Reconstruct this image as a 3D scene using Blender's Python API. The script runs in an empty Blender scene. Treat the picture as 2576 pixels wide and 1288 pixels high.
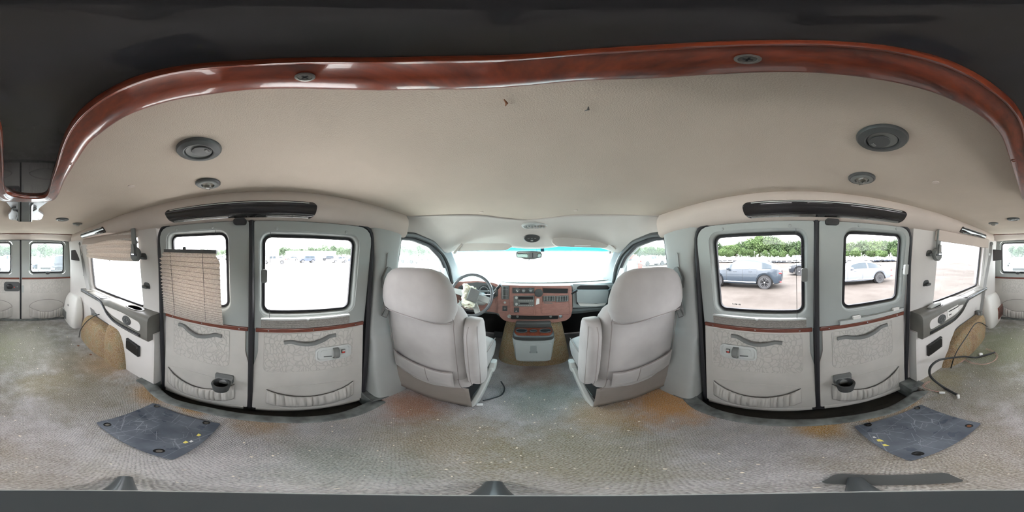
import bpy, math, random
from math import sin, cos, pi, radians, tan, atan2, sqrt
from mathutils import Vector, Matrix, geometry
random.seed(7)
scn = bpy.context.scene
C = scn.collection

# ------------------------------------------------------------------ camera
H = 1.05                       # lens height above the van floor
PITCH = radians(1.0)           # the van stands slightly nose down
CX = 1340.0                    # column of the van's straight-ahead direction
cam_d = bpy.data.cameras.new('camera')
cam_d.type = 'PANO'
cam_d.panorama_type = 'EQUIRECTANGULAR'
cam_d.clip_start = 0.01
cam_d.clip_end = 600
cam = bpy.data.objects.new('camera', cam_d)
C.objects.link(cam)
cam.matrix_world = (Matrix.Translation((0, 0, H)) @ Matrix.Rotation(PITCH, 4, 'X')
                    @ Matrix.Rotation((CX - 1288) / 2576 * 2 * pi, 4, 'Z') @ Matrix.Rotation(pi / 2, 4, 'X'))
scn.camera = cam

# ------------------------------------------------------------------ light and exposure
world = bpy.data.worlds.new('overcast_sky')
scn.world = world
world.use_nodes = True
wn = world.node_tree
wn.nodes.clear()
wo = wn.nodes.new('ShaderNodeOutputWorld')
wb = wn.nodes.new('ShaderNodeBackground')
wtc = wn.nodes.new('ShaderNodeTexCoord')
wnz = wn.nodes.new('ShaderNodeTexNoise')
wnz.inputs['Scale'].default_value = 3.0
wnz.inputs['Detail'].default_value = 4.0
wcr = wn.nodes.new('ShaderNodeValToRGB')
wcr.color_ramp.elements[0].color = (0.86, 0.91, 1.0, 1)
wcr.color_ramp.elements[1].color = (1.0, 0.99, 0.985, 1)
wn.links.new(wtc.outputs['Generated'], wnz.inputs['Vector'])
wn.links.new(wnz.outputs['Fac'], wcr.inputs['Fac'])
wn.links.new(wcr.outputs['Color'], wb.inputs['Color'])
wb.inputs['Strength'].default_value = 1.0
wn.links.new(wb.outputs['Background'], wo.inputs['Surface'])

sun_d = bpy.data.lights.new('sun', 'SUN')
sun_d.energy = 0.6
sun_d.angle = radians(35)
sun_d.color = (1.0, 0.96, 0.9)
sun = bpy.data.objects.new('sun', sun_d)
C.objects.link(sun)
sun.location = (-20, 10, 30)
sun.rotation_euler = Vector((-0.55, 0.25, 0.8)).to_track_quat('Z', 'Y').to_euler()

scn.view_settings.view_transform = 'Standard'
scn.view_settings.look = 'None'
scn.view_settings.gamma = 1
scn.view_settings.use_curve_mapping = False
scn.view_settings.exposure = 3.85
scn.cycles.max_bounces = 14
scn.cycles.diffuse_bounces = 9
scn.cycles.glossy_bounces = 4
scn.cycles.transparent_max_bounces = 16
scn.cycles.sample_clamp_indirect = 8

# ------------------------------------------------------------------ measuring: a picture column and row -> a point on a real surface
def ray(px, py):
    az = (px - CX) / 2576 * 2 * pi
    el = (644 - py) / 1288 * pi
    x, y, z = sin(az) * cos(el), cos(az) * cos(el), sin(el)
    return Vector((x, y * cos(PITCH) - z * sin(PITCH), y * sin(PITCH) + z * cos(PITCH)))
def atX(px, py, X):
    r = ray(px, py); r = r * (X / r.x); return Vector((X, r.y, H + r.z))
def atY(px, py, Y):
    r = ray(px, py); r = r * (Y / r.y); return Vector((r.x, Y, H + r.z))
def atZ(px, py, Z):
    r = ray(px, py); r = r * ((Z - H) / r.z); return Vector((r.x, r.y, Z))
WX0, WZ0, WS = 0.82, 0.60, 0.125
def wx(z, off=0.0):            # half width of the trimmed wall at height z
    return WX0 + off - (WS * (z - WZ0) if z > WZ0 else 0.0)
def wl(px, py, s, off=0.0):    # point on a side wall (s = -1 left, 1 right) -> (y, z)
    r = ray(px, py)
    t = (WX0 + off) / (r.x * s); z = H + t * r.z
    if z <= WZ0: return (t * r.y, z)
    t = (WX0 + off - WS * (H - WZ0)) / (r.x * s + WS * r.z)
    return (t * r.y, H + t * r.z)
def W3(s, y, z, off=0.0): return Vector((s * wx(z, off), y, z))
def wxd(z, off=0.0): return WX0 + off - (0.14 * (z - .66) if z > .66 else 0.0)     # the side doors bend at their wood strip
def W3d(s, y, z, off=0.0): return Vector((s * wxd(z, off), y, z))

# ------------------------------------------------------------------ materials
def lin(c):
    c = c / 255.0
    return c / 12.92 if c <= 0.04045 else ((c + 0.055) / 1.055) ** 2.4
def rgb(c): return (lin(c[0]), lin(c[1]), lin(c[2]), 1.0)
class NT:
    def __init__(s, name):
        s.m = bpy.data.materials.new(name); s.m.use_nodes = True; s.t = s.m.node_tree; s.t.nodes.clear()
        s.out = s.n('OutputMaterial'); s.tc = s.n('TexCoord')
    def n(s, kind, **kw):
        nd = s.t.nodes.new('ShaderNode' + kind)
        for k, v in kw.items():
            if k in nd.inputs: nd.inputs[k].default_value = v
            else: setattr(nd, k, v)
        return nd
    def l(s, a, b): s.t.links.new(a, b)
    def noise(s, scale, detail=3.0, vec=None, rough=0.5):
        nz = s.n('TexNoise', Scale=scale, Detail=detail, Roughness=rough)
        s.l(vec or s.tc.outputs['Object'], nz.inputs['Vector']); return nz.outputs['Fac']
    def ramp(s, fac, stops):
        cr = s.n('ValToRGB'); e = cr.color_ramp.elements
        while len(e) < len(stops): e.new(0.5)
        for i, (p, c) in enumerate(stops): e[i].position = p; e[i].color = c
        s.l(fac, cr.inputs['Fac']); return cr.outputs['Color']
    def mix(s, fac, a, b, mode='MIX'):
        mx = s.n('Mix', data_type='RGBA', blend_type=mode)
        for sock, v in ((mx.inputs[0], fac), (mx.inputs[6], a), (mx.inputs[7], b)):
            if hasattr(v, 'is_linked'): s.l(v, sock)
            else: sock.default_value = v
        return mx.outputs[2]
    def bump(s, height, strength, dist):
        b = s.n('Bump', Strength=strength, Distance=dist); s.l(height, b.inputs['Height']); return b.outputs['Normal']
    def math(s, op, a, b=0.0):
        m = s.n('Math', operation=op)
        for i, v in enumerate((a, b)):
            if hasattr(v, 'is_linked'): s.l(v, m.inputs[i])
            else: m.inputs[i].default_value = v
        return m.outputs[0]
    def maprange(s, v, a, b, c=0.0, d=1.0):
        m = s.n('MapRange'); m.interpolation_type = 'SMOOTHSTEP'
        s.l(v, m.inputs[0])
        for i, q in zip((1, 2, 3, 4), (a, b, c, d)): m.inputs[i].default_value = q
        return m.outputs[0]
    def bsdf(s, color, rough=0.6, metal=0.0, coat=0.0, spec=0.5, normal=None, **kw):
        b = s.n('BsdfPrincipled')
        if hasattr(color, 'is_linked'): s.l(color, b.inputs['Base Color'])
        else: b.inputs['Base Color'].default_value = color
        if hasattr(rough, 'is_linked'): s.l(rough, b.inputs['Roughness'])
        else: b.inputs['Roughness'].default_value = rough
        b.inputs['Metallic'].default_value = metal
        b.inputs['Coat Weight'].default_value = coat
        b.inputs['Coat Roughness'].default_value = 0.04
        b.inputs['Specular IOR Level'].default_value = spec
        for k, v in kw.items(): b.inputs[k].default_value = v
        if normal: s.l(normal, b.inputs['Normal'])
        return b
    def done(s, sh):
        s.l(sh.outputs[0] if hasattr(sh, 'outputs') else sh, s.out.inputs['Surface']); return s.m
def mat(name, col, rough=0.6, metal=0.0, coat=0.0, var=0.12, vs=6.0, bs=0, bd=0.0004, bst=0.5, spec=0.5, **kw):
    t = NT(name)
    c = rgb(col)
    f = t.noise(vs, 4)
    a = tuple(min(1, v * (1 - var)) for v in c[:3]) + (1,)
    b = tuple(min(1, v * (1 + var)) for v in c[:3]) + (1,)
    color = t.ramp(f, [(0.3, a), (0.7, b)])
    nrm = t.bump(t.noise(bs, 2), bst, bd) if bs else None
    return t.done(t.bsdf(color, rough, metal, coat, spec, nrm, **kw))
M = {}
M['headliner'] = mat('headliner_fabric', (190, 178, 165), 0.95, var=0.06, vs=2.5, bs=420, bd=0.0012, bst=0.6, spec=0.1)
M['cove'] = mat('cove_fabric', (198, 186, 177), 0.95, var=0.05, vs=3, bs=420, bd=0.001, bst=0.4, spec=0.1)
M['cab_liner'] = mat('cab_headliner_fabric', (190, 184, 178), 0.95, var=0.05, vs=3, bs=420, bd=0.001, bst=0.4, spec=0.1)
M['door_grey'] = mat('door_grey_plastic', (162, 167, 164), 0.5, var=0.07, vs=3, bs=500, bd=0.0002, spec=0.4)
M['pillar_grey'] = mat('pillar_grey_plastic', (160, 163, 160), 0.5, var=0.08, vs=3, bs=500, bd=0.0002, spec=0.4)
M['door_fabric'] = mat('door_panel_fabric', (184, 181, 175), 0.9, var=0.08, vs=5, bs=300, bd=0.0008, spec=0.15)
M['white_panel'] = mat('off_white_vinyl', (204, 200, 196), 0.7, var=0.06, vs=3, bs=250, bd=0.0004, spec=0.3)
M['white_hard'] = mat('white_plastic', (222, 220, 215), 0.45, var=0.05, vs=4)
M['seat'] = mat('grey_velour', (160, 156, 153), 0.95, var=0.14, vs=5, bs=600, bd=0.0006, spec=0.1, **{'Sheen Weight': 0.35, 'Sheen Roughness': 0.5})
M['elastic'] = mat('dark_elastic', (92, 88, 84), 0.9)
M['seat_seam'] = mat('seat_seam', (132, 125, 122), 0.95)
M['skirt'] = mat('seat_skirt_fabric', (140, 132, 126), 0.95, var=0.06, bs=300, bd=0.0005, spec=0.1)
M['dark_grey'] = mat('dark_grey_plastic', (72, 74, 74), 0.45, var=0.1, vs=9, bs=400, bd=0.0002)
M['mid_grey'] = mat('mid_grey_plastic', (112, 114, 112), 0.5, var=0.1, vs=6, bs=400, bd=0.0002)
M['light_grey'] = mat('light_grey_plastic', (184, 187, 184), 0.45, var=0.06, vs=6, bs=400, bd=0.0002)
M['console_grey'] = mat('console_grey_vinyl', (104, 102, 96), 0.5, var=0.14, vs=8, bs=300, bd=0.0003)
M['box_grey'] = mat('console_box_grey_plastic', (178, 184, 184), 0.5, var=0.05, bs=400, bd=0.0002)
M['apillar'] = mat('windshield_pillar_plastic', (122, 126, 128), 0.6, var=0.06)
M['dash_grey'] = mat('dash_grey_plastic', (146, 153, 153), 0.5, var=0.06, bs=400, bd=0.0002)
M['rubber'] = mat('black_rubber', (34, 34, 38), 0.6, var=0.1)
M['black'] = mat('black_plastic', (24, 24, 25), 0.4, var=0.15)
M['gloss_black'] = mat('gloss_black_acrylic', (42, 40, 41), 0.035, var=0.1, spec=0.6)
M['chrome'] = mat('brushed_chrome', (205, 205, 208), 0.18, metal=1.0, var=0.03)
M['dark_chrome'] = mat('dark_chrome', (96, 96, 98), 0.25, metal=0.9, var=0.1, vs=20)
M['rim_grey'] = mat('glossy_grey_vinyl', (92, 95, 98), 0.28, coat=.4)
M['silver'] = mat('silver_painted_plate', (190, 192, 198), 0.35, metal=0.4, var=0.05)
M['steel'] = mat('worn_steel', (120, 118, 114), 0.4, metal=0.8, var=0.15, vs=30)
M['cream'] = mat('torn_airbag_cloth', (252, 248, 228), 0.9, var=0.08, bs=200, bd=0.001)
M['dark_red'] = mat('red_lock_flag', (190, 50, 36), 0.5)
M['yellow'] = mat('yellow_sticker', (240, 226, 120), 0.6)
M['white'] = mat('white_paint', (236, 236, 234), 0.5, var=0.02)
M['strap'] = mat('grey_seat_belt_webbing', (138, 138, 136), 0.6, var=0.05, bs=300)
M['wire_red'] = mat('pink_wire', (206, 158, 148), 0.5)
M['wire_black'] = mat('black_conduit', (44, 46, 48), 0.5)
M['scratch'] = mat('bare_scratch', (176, 182, 190), 0.5)
M['pleat_shade'] = mat('fold_shade', (122, 106, 96), 0.95)  # brown that stands for shade in the blind folds
M['brown'] = mat('dry_leaf', (118, 74, 44), 0.8)
M['tan'] = mat('pale_crumb', (236, 228, 212), 0.8, var=0.15, vs=90)
M['tripod'] = mat('tripod_black', (74, 78, 80), 0.28, var=0.05)
M['visor'] = mat('visor_cloth', (206, 202, 196), 0.85, var=0.04, bs=400)
M['etch'] = mat('etched_mark', (90, 90, 88), 0.6)

def glass(name, tint=(1, 1, 1), dust=0.0, dust_col=(220, 228, 230), refl=0.03):
    t = NT(name)
    tr = t.n('BsdfTransparent'); tr.inputs['Color'].default_value = (*tint, 1)
    gl = t.n('BsdfGlossy', Roughness=0.02)
    ge = t.n('NewGeometry'); dp = t.n('VectorMath', operation='DOT_PRODUCT'); t.l(ge.outputs['Incoming'], dp.inputs[0]); t.l(ge.outputs['Normal'], dp.inputs[1])
    sch = t.math('POWER', t.math('SUBTRACT', 1.0, t.math('ABSOLUTE', dp.outputs['Value'])), 5.0)      # Schlick, the same from both sides of the thin sheet
    fm = t.math('ADD', t.math('MULTIPLY', sch, 1 - refl * .5), refl * .5)
    m1 = t.n('MixShader'); t.l(fm, m1.inputs[0]); t.l(tr.outputs[0], m1.inputs[1]); t.l(gl.outputs[0], m1.inputs[2])
    if dust <= 0: return t.done(m1)
    tl = t.n('BsdfTranslucent'); tl.inputs['Color'].default_value = rgb(dust_col)
    m2 = t.n('MixShader'); f = t.maprange(t.noise(2.2, 5), 0.25, 0.8, dust * 0.5, dust)
    t.l(f, m2.inputs[0]); t.l(m1.outputs[0], m2.inputs[1]); t.l(tl.outputs[0], m2.inputs[2])
    return t.done(m2)
M['glass'] = glass('window_glass', (0.95, 0.95, 0.955))
M['glass_dusty'] = glass('dusty_window_glass', (0.90, 0.94, 0.93), 0.05)
M['glass_rear'] = glass('tinted_rear_glass', (0.80, 0.84, 0.84), 0.05)
M['speaker_cloth'] = mat('black_speaker_cloth', (52, 47, 46), 0.95, bs=500)
M['glass_wind'] = glass('dusty_windshield_glass', (0.93, 0.98, 0.98), 0.30, (216, 238, 240))
M['glass_band'] = glass('blue_shade_band_glass', (0.10, 0.42, 0.50), 0.05, (90, 190, 210))
M['lens'] = glass('clear_lamp_lens', (0.9, 0.9, 0.88), 0.45, (220, 220, 214), 0.2)
M['mirror'] = NT('mirror_glass'); M['mirror'] = M['mirror'].done(M['mirror'].bsdf((0.75, 0.82, 0.88, 1), 0.03, 1.0))

def wood_mat(name, a, b, coat=0.8, scale=(1, 1, 1)):
    t = NT(name)
    mp = t.n('Mapping'); mp.inputs['Scale'].default_value = scale
    t.l(t.tc.outputs['Object'], mp.inputs['Vector'])
    nz = t.noise(9, 6, mp.outputs[0], 0.65)
    nz2 = t.noise(60, 3, mp.outputs[0])
    col = t.ramp(nz, [(0.3, rgb(a)), (0.55, rgb(b)), (0.75, rgb(a))])
    col = t.mix(0.25, col, t.ramp(nz2, [(0.35, rgb(a)), (0.65, rgb(b))]))
    return t.done(t.bsdf(col, 0.3, 0, coat, 0.5))
M['wood'] = wood_mat('burgundy_wood_trim', (50, 16, 10), (122, 50, 26), 0.7, (3, 1, 3))
M['wood_dash'] = wood_mat('dash_wood_trim', (142, 98, 90), (168, 122, 110), 0.4, (1, 3, 3))
M['wood_strip'] = wood_mat('door_wood_strip', (78, 40, 32), (118, 66, 52), 0.5, (2, 1, 3))

# insert fabric with embossed leaf strokes
t = NT('embossed_insert_fabric')
v1 = t.n('TexVoronoi', Scale=26.0, feature='DISTANCE_TO_EDGE')
mp = t.n('Mapping'); mp.inputs['Scale'].default_value = (1, 1.7, 0.8); mp.inputs['Rotation'].default_value = (0.6, 0, 0)
dn = t.n('TexNoise', Scale=9.0); t.l(t.tc.outputs['Object'], dn.inputs['Vector'])
va = t.n('VectorMath', operation='MULTIPLY_ADD'); t.l(dn.outputs['Color'], va.inputs[0]); va.inputs[1].default_value = (.12, .12, .12); t.l(t.tc.outputs['Object'], va.inputs[2])
t.l(va.outputs[0], mp.inputs['Vector']); t.l(mp.outputs[0], v1.inputs['Vector'])
hgt = t.maprange(v1.outputs['Distance'], 0.0, 0.12)
M['insert'] = t.done(t.bsdf(t.mix(hgt, rgb((171, 168, 162)), rgb((184, 181, 175))), 0.9, normal=t.bump(hgt, 0.7, 0.0015), spec=0.1))

# pleated blind cloth
def blind_mat(name, a, b_, fac):
    t = NT(name)
    mp = t.n('Mapping'); mp.inputs['Scale'].default_value = (1, 1, 2.2); t.l(t.tc.outputs['Object'], mp.inputs['Vector'])
    col = t.ramp(t.noise(110, 4, mp.outputs[0], 0.7), [(0.35, rgb(a)), (0.65, rgb(b_))])
    b = t.bsdf(col, 0.95, spec=0.05, normal=t.bump(t.noise(300, 2), 0.4, 0.0008))
    tl = t.n('BsdfTranslucent'); t.l(col, tl.inputs['Color'])
    ms = t.n('MixShader', Fac=fac); t.l(b.outputs[0], ms.inputs[1]); t.l(tl.outputs[0], ms.inputs[2])
    return t.done(ms)
M['blind'] = blind_mat('pleated_blind_cloth', (202, 192, 184), (240, 234, 226), 0.2)
M['blind_folded'] = blind_mat('folded_blind_cloth', (176, 172, 168), (222, 218, 212), 0.05)

# woven carpet with stains
def carpet(name, brown=0.0):
    t = NT(name)
    g = t.n('NewGeometry'); P = g.outputs['Position']
    def wave(d, s):
        w = t.n('TexWave', Scale=s, Distortion=3.5); w.bands_direction = d; w.inputs['Detail Scale'].default_value = 2.0
        t.l(P, w.inputs['Vector']); return w.outputs['Fac']
    rt = t.n('VectorRotate', rotation_type='Z_AXIS'); t.l(P, rt.inputs['Vector']); rt.inputs['Angle'].default_value = .72
    P = rt.outputs[0]
    weave = t.math('MULTIPLY', wave('X', 38), wave('Y', 38))
    P = g.outputs['Position']
    weave = t.math('ADD', weave, t.math('MULTIPLY', wave('Z', 38), 0.5 if brown else 0.0))
    big = t.noise(2.4, 5, P, 0.6); mid = t.noise(7, 5, P, 0.7); fine = t.noise(160, 3, P)
    col = t.ramp(mid, [(0.30, rgb((164, 162, 163))), (0.52, rgb((186, 183, 184))), (0.7, rgb((200, 197, 198)))])
    if brown: col = t.mix(1.0, col, t.ramp(mid, [(0.3, rgb((128, 94, 60))), (0.5, rgb((156, 126, 84))), (0.7, rgb((136, 130, 98)))]))
    else:
        olive = t.maprange(big, 0.47, 0.62)
        col = t.mix(t.math('MULTIPLY', olive, 0.35), col, rgb((170, 163, 146)))
        # rust, dirt and green stains, plus a wide darker olive patch at the rear
        for (x, y, r, c, k) in ((-.55, .62, .20, (160, 100, 56), .7), (.62, .60, .26, (186, 128, 48), .85), (.30, .68, .2, (152, 120, 62), .6), (-.25, .45, .26, (128, 110, 66), .6),
                                (.1, .38, .3, (122, 114, 72), .55), (-.68, -.36, .1, (158, 118, 60), .9), (-.66, -.05, .16, (140, 108, 62), .7), (-.66, -.62, .14, (150, 112, 58), .9), (.64, -.5, .12, (168, 126, 60), .95),
                                (.60, -.1, .12, (160, 120, 56), .95), (.63, -.3, .08, (168, 126, 60), .95), (0.02, 1.25, .25, (150, 108, 86), .5), (-.45, -1.25, .3, (140, 118, 78), .55), (-.65, -1.1, .25, (150, 118, 74), .8),
                                (.5, -1.3, .35, (112, 112, 78), .6), (.25, -.35, .4, (118, 104, 80), .5), (0.05, .9, .25, (96, 112, 100), .5), (-.3, .15, .2, (104, 118, 112), .5), (0.1, -1.75, .95, (98, 99, 86), .92), (.5, -1.55, .5, (104, 110, 74), .55), (-.1, -.98, .16, (132, 122, 84), .5), (-.3, -1.0, .14, (132, 122, 84), .5), (-.35, -.85, .35, (116, 108, 90), .75), (.4, -.9, .4, (116, 110, 94), .7), (.65, -.85, .2, (130, 120, 84), .6)):
            dv = t.n('VectorMath', operation='DISTANCE'); t.l(P, dv.inputs[0]); dv.inputs[1].default_value = (x, y, 0)
            d2 = t.math('ADD', dv.outputs['Value'], t.math('MULTIPLY', t.math('SUBTRACT', mid, 0.5), r * 1.4))
            f = t.maprange(d2, r * 0.25, r * 1.25, k, 0.0)
            col = t.mix(f, col, rgb(tuple(min(255, int(v * 1.16)) for v in c)))
    col = t.mix(t.maprange(t.math('ADD', weave, t.math('MULTIPLY', fine, .35)), 0.0, 0.50, 0.55, 0.0), col, (0.05, 0.05, 0.047, 1))
    col = t.mix(t.maprange(fine, 0.35, 0.75, 0.0, 0.4), col, rgb((214, 211, 206)))
    h = t.math('ADD', weave, t.math('MULTIPLY', fine, 0.6))
    return t.done(t.bsdf(col, 0.97, spec=0.08, normal=t.bump(h, 0.9, 0.003)))
M['carpet'] = carpet('woven_floor_carpet')
M['carpet_brown'] = carpet('worn_brown_carpet', 1.0)

# scratched floor plates
t = NT('scratched_grey_plate')
sc = t.n('TexVoronoi', Scale=9.0, feature='DISTANCE_TO_EDGE')
mp = t.n('Mapping'); mp.inputs['Scale'].default_value = (1.0, 0.35, 1); mp.inputs['Rotation'].default_value = (0, 0, 0.8)
t.l(t.tc.outputs['Object'], mp.inputs['Vector']); t.l(mp.outputs[0], sc.inputs['Vector'])
scr = t.maprange(sc.outputs['Distance'], 0.0, 0.006, 0.4, 0.0)
sc2 = t.n('TexVoronoi', Scale=17.0, feature='DISTANCE_TO_EDGE')
mp2 = t.n('Mapping'); mp2.inputs['Scale'].default_value = (0.3, 1, 1); mp2.inputs['Rotation'].default_value = (0, 0, 0.5)
t.l(t.tc.outputs['Object'], mp2.inputs['Vector']); t.l(mp2.outputs[0], sc2.inputs['Vector'])
scr2 = t.math('MULTIPLY', t.maprange(sc2.outputs['Distance'], 0.0, 0.02, 0.5, 0.0), t.maprange(t.noise(6, 3), 0.45, 0.6))
col = t.ramp(t.noise(9, 6), [(0.3, rgb((66, 74, 86))), (0.7, rgb((108, 114, 124)))])
col = t.mix(t.math('MAXIMUM', scr, scr2), col, rgb((190, 196, 204)))
M['plate'] = t.done(t.bsdf(col, t.maprange(t.noise(12, 4), .3, .7, .25, .5), spec=0.6))
M['sill'] = mat('scuffed_step_sill', (102, 106, 104), 0.5, var=0.5, vs=16, bs=200, bd=0.0006)
M['well'] = mat('black_step_well', (52, 50, 46), 0.6, var=0.3, vs=10)

# ------------------------------------------------------------------ mesh building
class MB:
    def __init__(s): s.v = []; s.f = []
    def add(s, vs, fs):
        o = len(s.v); s.v += [Vector(p) for p in vs]; s.f += [tuple(i + o for i in q) for q in fs]; return s
    def box(s, c, d, rot=None):
        c = Vector(c); hx, hy, hz = d[0] / 2, d[1] / 2, d[2] / 2
        vs = [Vector((x, y, z)) for x in (-hx, hx) for y in (-hy, hy) for z in (-hz, hz)]
        if rot is not None: vs = [rot @ v for v in vs]
        return s.add([c + v for v in vs], [(0, 1, 3, 2), (4, 6, 7, 5), (0, 4, 5, 1), (2, 3, 7, 6), (0, 2, 6, 4), (1, 5, 7, 3)])
    def loft(s, rings, caps=True, closed=True, loop=False):
        n = len(rings[0]); vs = [p for r in rings for p in r]; fs = []
        R = len(rings)
        for i in range(R if loop else R - 1):
            for j in range(n if closed else n - 1):
                a, b = i * n + j, i * n + (j + 1) % n; i2 = ((i + 1) % R) * n
                fs.append((a, b, i2 + (j + 1) % n, i2 + j))
        if caps and closed and not loop: fs.append(tuple(range(n - 1, -1, -1))); fs.append(tuple((R - 1) * n + j for j in range(n)))
        return s.add(vs, fs)
    def tube(s, pts, r, n=8, closed=False, caps=True):
        pts = [Vector(p) for p in pts]; rings = []; up = None; N = len(pts)
        for i, p in enumerate(pts):
            if closed: t = pts[(i + 1) % N] - pts[i - 1]
            else: t = pts[min(i + 1, N - 1)] - pts[max(i - 1, 0)]
            t = t.normalized() if t.length > 1e-9 else Vector((0, 0, 1))
            if up is None: up = t.orthogonal().normalized()
            up = (up - t * up.dot(t)); up = up.normalized() if up.length > 1e-6 else t.orthogonal().normalized()
            w = t.cross(up); rr = r[i] if isinstance(r, (list, tuple)) else r
            rings.append([p + (up * cos(2 * pi * k / n) + w * sin(2 * pi * k / n)) * rr for k in range(n)])
        return s.loft(rings, caps, True, closed)
    def ribbon(s, pts, w, t, nrm):       # flat strap: width w across, thickness t along nrm
        pts = [Vector(p) for p in pts]; rings = []; nrm = Vector(nrm)
        for i, p in enumerate(pts):
            d = (pts[min(i + 1, len(pts) - 1)] - pts[max(i - 1, 0)]).normalized()
            a = d.cross(nrm).normalized(); b = a.cross(d).normalized()
            rings.append([p + a * w / 2 + b * t / 2, p - a * w / 2 + b * t / 2, p - a * w / 2 - b * t / 2, p + a * w / 2 - b * t / 2])
        return s.loft(rings)
    def lathe(s, prof, c, axis=(0, 0, 1), n=32, sx=1.0, sy=1.0, xa=None, caps=True):   # prof = [(radius, height)]
        ax = Vector(axis).normalized(); u = (Vector(xa) if xa else ax.orthogonal()).normalized(); w = ax.cross(u); c = Vector(c)
        return s.loft([[c + ax * h + (u * cos(2 * pi * k / n) * sx + w * sin(2 * pi * k / n) * sy) * max(r, 1e-4) for k in range(n)] for r, h in prof], caps)
    def prism(s, poly, holes, fn, d0, d1):  # 2D outline with holes; fn(u, v, d) -> point; between depths d0 and d1
        loops = [list(poly)] + [list(h) for h in holes]
        flat = [p for l in loops for p in l]
        tris = geometry.tessellate_polygon([[Vector((p[0], p[1], 0)) for p in l] for l in loops])
        n = len(flat)
        vs = [fn(p[0], p[1], d0) for p in flat] + [fn(p[0], p[1], d1) for p in flat]
        fs = [tuple(q) for q in tris] + [tuple(i + n for i in reversed(q)) for q in tris]
        o = 0
        for l in loops:
            m = len(l)
            for i in range(m): a, b = o + i, o + (i + 1) % m; fs.append((a, b, b + n, a + n))
            o += m
        return s.add(vs, fs)
    def grid(s, f, nu, nv, thick=None):
        vs = [f(i / nu, j / nv) for i in range(nu + 1) for j in range(nv + 1)]
        fs = [(i * (nv + 1) + j, (i + 1) * (nv + 1) + j, (i + 1) * (nv + 1) + j + 1, i * (nv + 1) + j + 1) for i in range(nu) for j in range(nv)]
        return s.add(vs, fs)

def sup(a, n=24, e=2.6, k0=0):       # superellipse samples
    r = []
    for k in range(n):
        t = 2 * pi * (k + k0) / n; c_, s_ = cos(t), sin(t)
        r.append((math.copysign(abs(c_) ** (2 / e), c_), math.copysign(abs(s_) ** (2 / e), s_)))
    return r
def blob(mb, secs, n=28, e=3.0, axis='z', caps=True):
    """secs: (centre, half u, half v); rings in the plane across the axis; pos = the first coordinate"""
    rings = []
    for q in secs:
        (cx, cy, cz), hu, hv = q[0], q[1], q[2]; ee = q[3] if len(q) > 3 else e
        ring = []
        for (a, b) in sup(1, n, ee):
            if axis == 'z': ring.append(Vector((cx + a * hu, cy + b * hv, cz)))
            elif axis == 'y': ring.append(Vector((cx + a * hu, cy, cz + b * hv)))
            else: ring.append(Vector((cx, cy + a * hu, cz + b * hv)))
        rings.append(ring)
    return mb.loft(rings, caps)
def rrect(x0, x1, y0, y1, r, n=6):
    out = []
    for cx, cy, a0 in ((x1 - r, y1 - r, 0), (x0 + r, y1 - r, 90), (x0 + r, y0 + r, 180), (x1 - r, y0 + r, 270)):
        for k in range(n + 1): a = radians(a0 + 90 * k / n); out.append((cx + r * cos(a), cy + r * sin(a)))
    return out
def fillet(pts, r, n=5):             # round the corners of any polygon; r scalar or list
    out = []; N = len(pts)
    for i in range(N):
        p0, p, p1 = Vector(pts[i - 1][:2]), Vector(pts[i][:2]), Vector(pts[(i + 1) % N][:2])
        rr = r[i] if isinstance(r, (list, tuple)) else r
        a, b = p0 - p, p1 - p; rr = min(rr, a.length * .45, b.length * .45)
        A, B = p + a.normalized() * rr, p + b.normalized() * rr
        for k in range(n + 1):
            t = k / n; out.append(tuple(A * (1 - t) ** 2 + p * 2 * t * (1 - t) + B * t * t))
    return out
def smooth(pts, sub=6, closed=False):   # Catmull-Rom
    P = [Vector(p) for p in pts]; N = len(P); out = []
    for i in range(N if closed else N - 1):
        if closed: a, b, c, d = P[i - 1], P[i], P[(i + 1) % N], P[(i + 2) % N]
        else: a, b, c, d = P[max(i - 1, 0)], P[i], P[i + 1], P[min(i + 2, N - 1)]
        for k in range(sub):
            t = k / sub
            out.append(0.5 * ((2 * b) + (c - a) * t + (2 * a - 5 * b + 4 * c - d) * t * t + (3 * b - a - 3 * c + d) * t ** 3))
    if not closed: out.append(P[-1])
    return out

WP = {}                               # world position of each created object while it is being built
def link_mesh(name, mb, m, parent=None, origin=None, ang=35, bevel=0, bseg=2, sub=0, solid=0, flat=False):
    vs = mb.v
    lo = Vector((min(v.x for v in vs), min(v.y for v in vs), min(v.z for v in vs)))
    hi = Vector((max(v.x for v in vs), max(v.y for v in vs), max(v.z for v in vs)))
    o = Vector(origin) if origin is not None else Vector(((lo.x + hi.x) / 2, (lo.y + hi.y) / 2, lo.z))
    me = bpy.data.meshes.new(name)
    me.from_pydata([tuple(v - o) for v in vs], [], mb.f); me.validate()
    import bmesh
    bm = bmesh.new(); bm.from_mesh(me)
    bmesh.ops.remove_doubles(bm, verts=bm.verts, dist=1e-6)
    bmesh.ops.recalc_face_normals(bm, faces=bm.faces)
    bm.to_mesh(me); bm.free()
    if not flat:
        me.shade_smooth(); me.set_sharp_from_angle(angle=radians(ang))
    me.materials.append(m)
    ob = bpy.data.objects.new(name, me); C.objects.link(ob)
    if parent is not None: ob.parent = parent; ob.location = o - WP[parent.name]
    else: ob.location = o
    WP[ob.name] = o
    if solid:
        md = ob.modifiers.new('thickness', 'SOLIDIFY'); md.thickness = abs(solid); md.offset = 1 if solid > 0 else -1
    if bevel:
        md = ob.modifiers.new('bevel', 'BEVEL'); md.width = bevel; md.segments = bseg; md.limit_method = 'ANGLE'; md.angle_limit = radians(38)
    if sub:
        md = ob.modifiers.new('subdivision', 'SUBSURF'); md.levels = sub; md.render_levels = sub
    return ob
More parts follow.
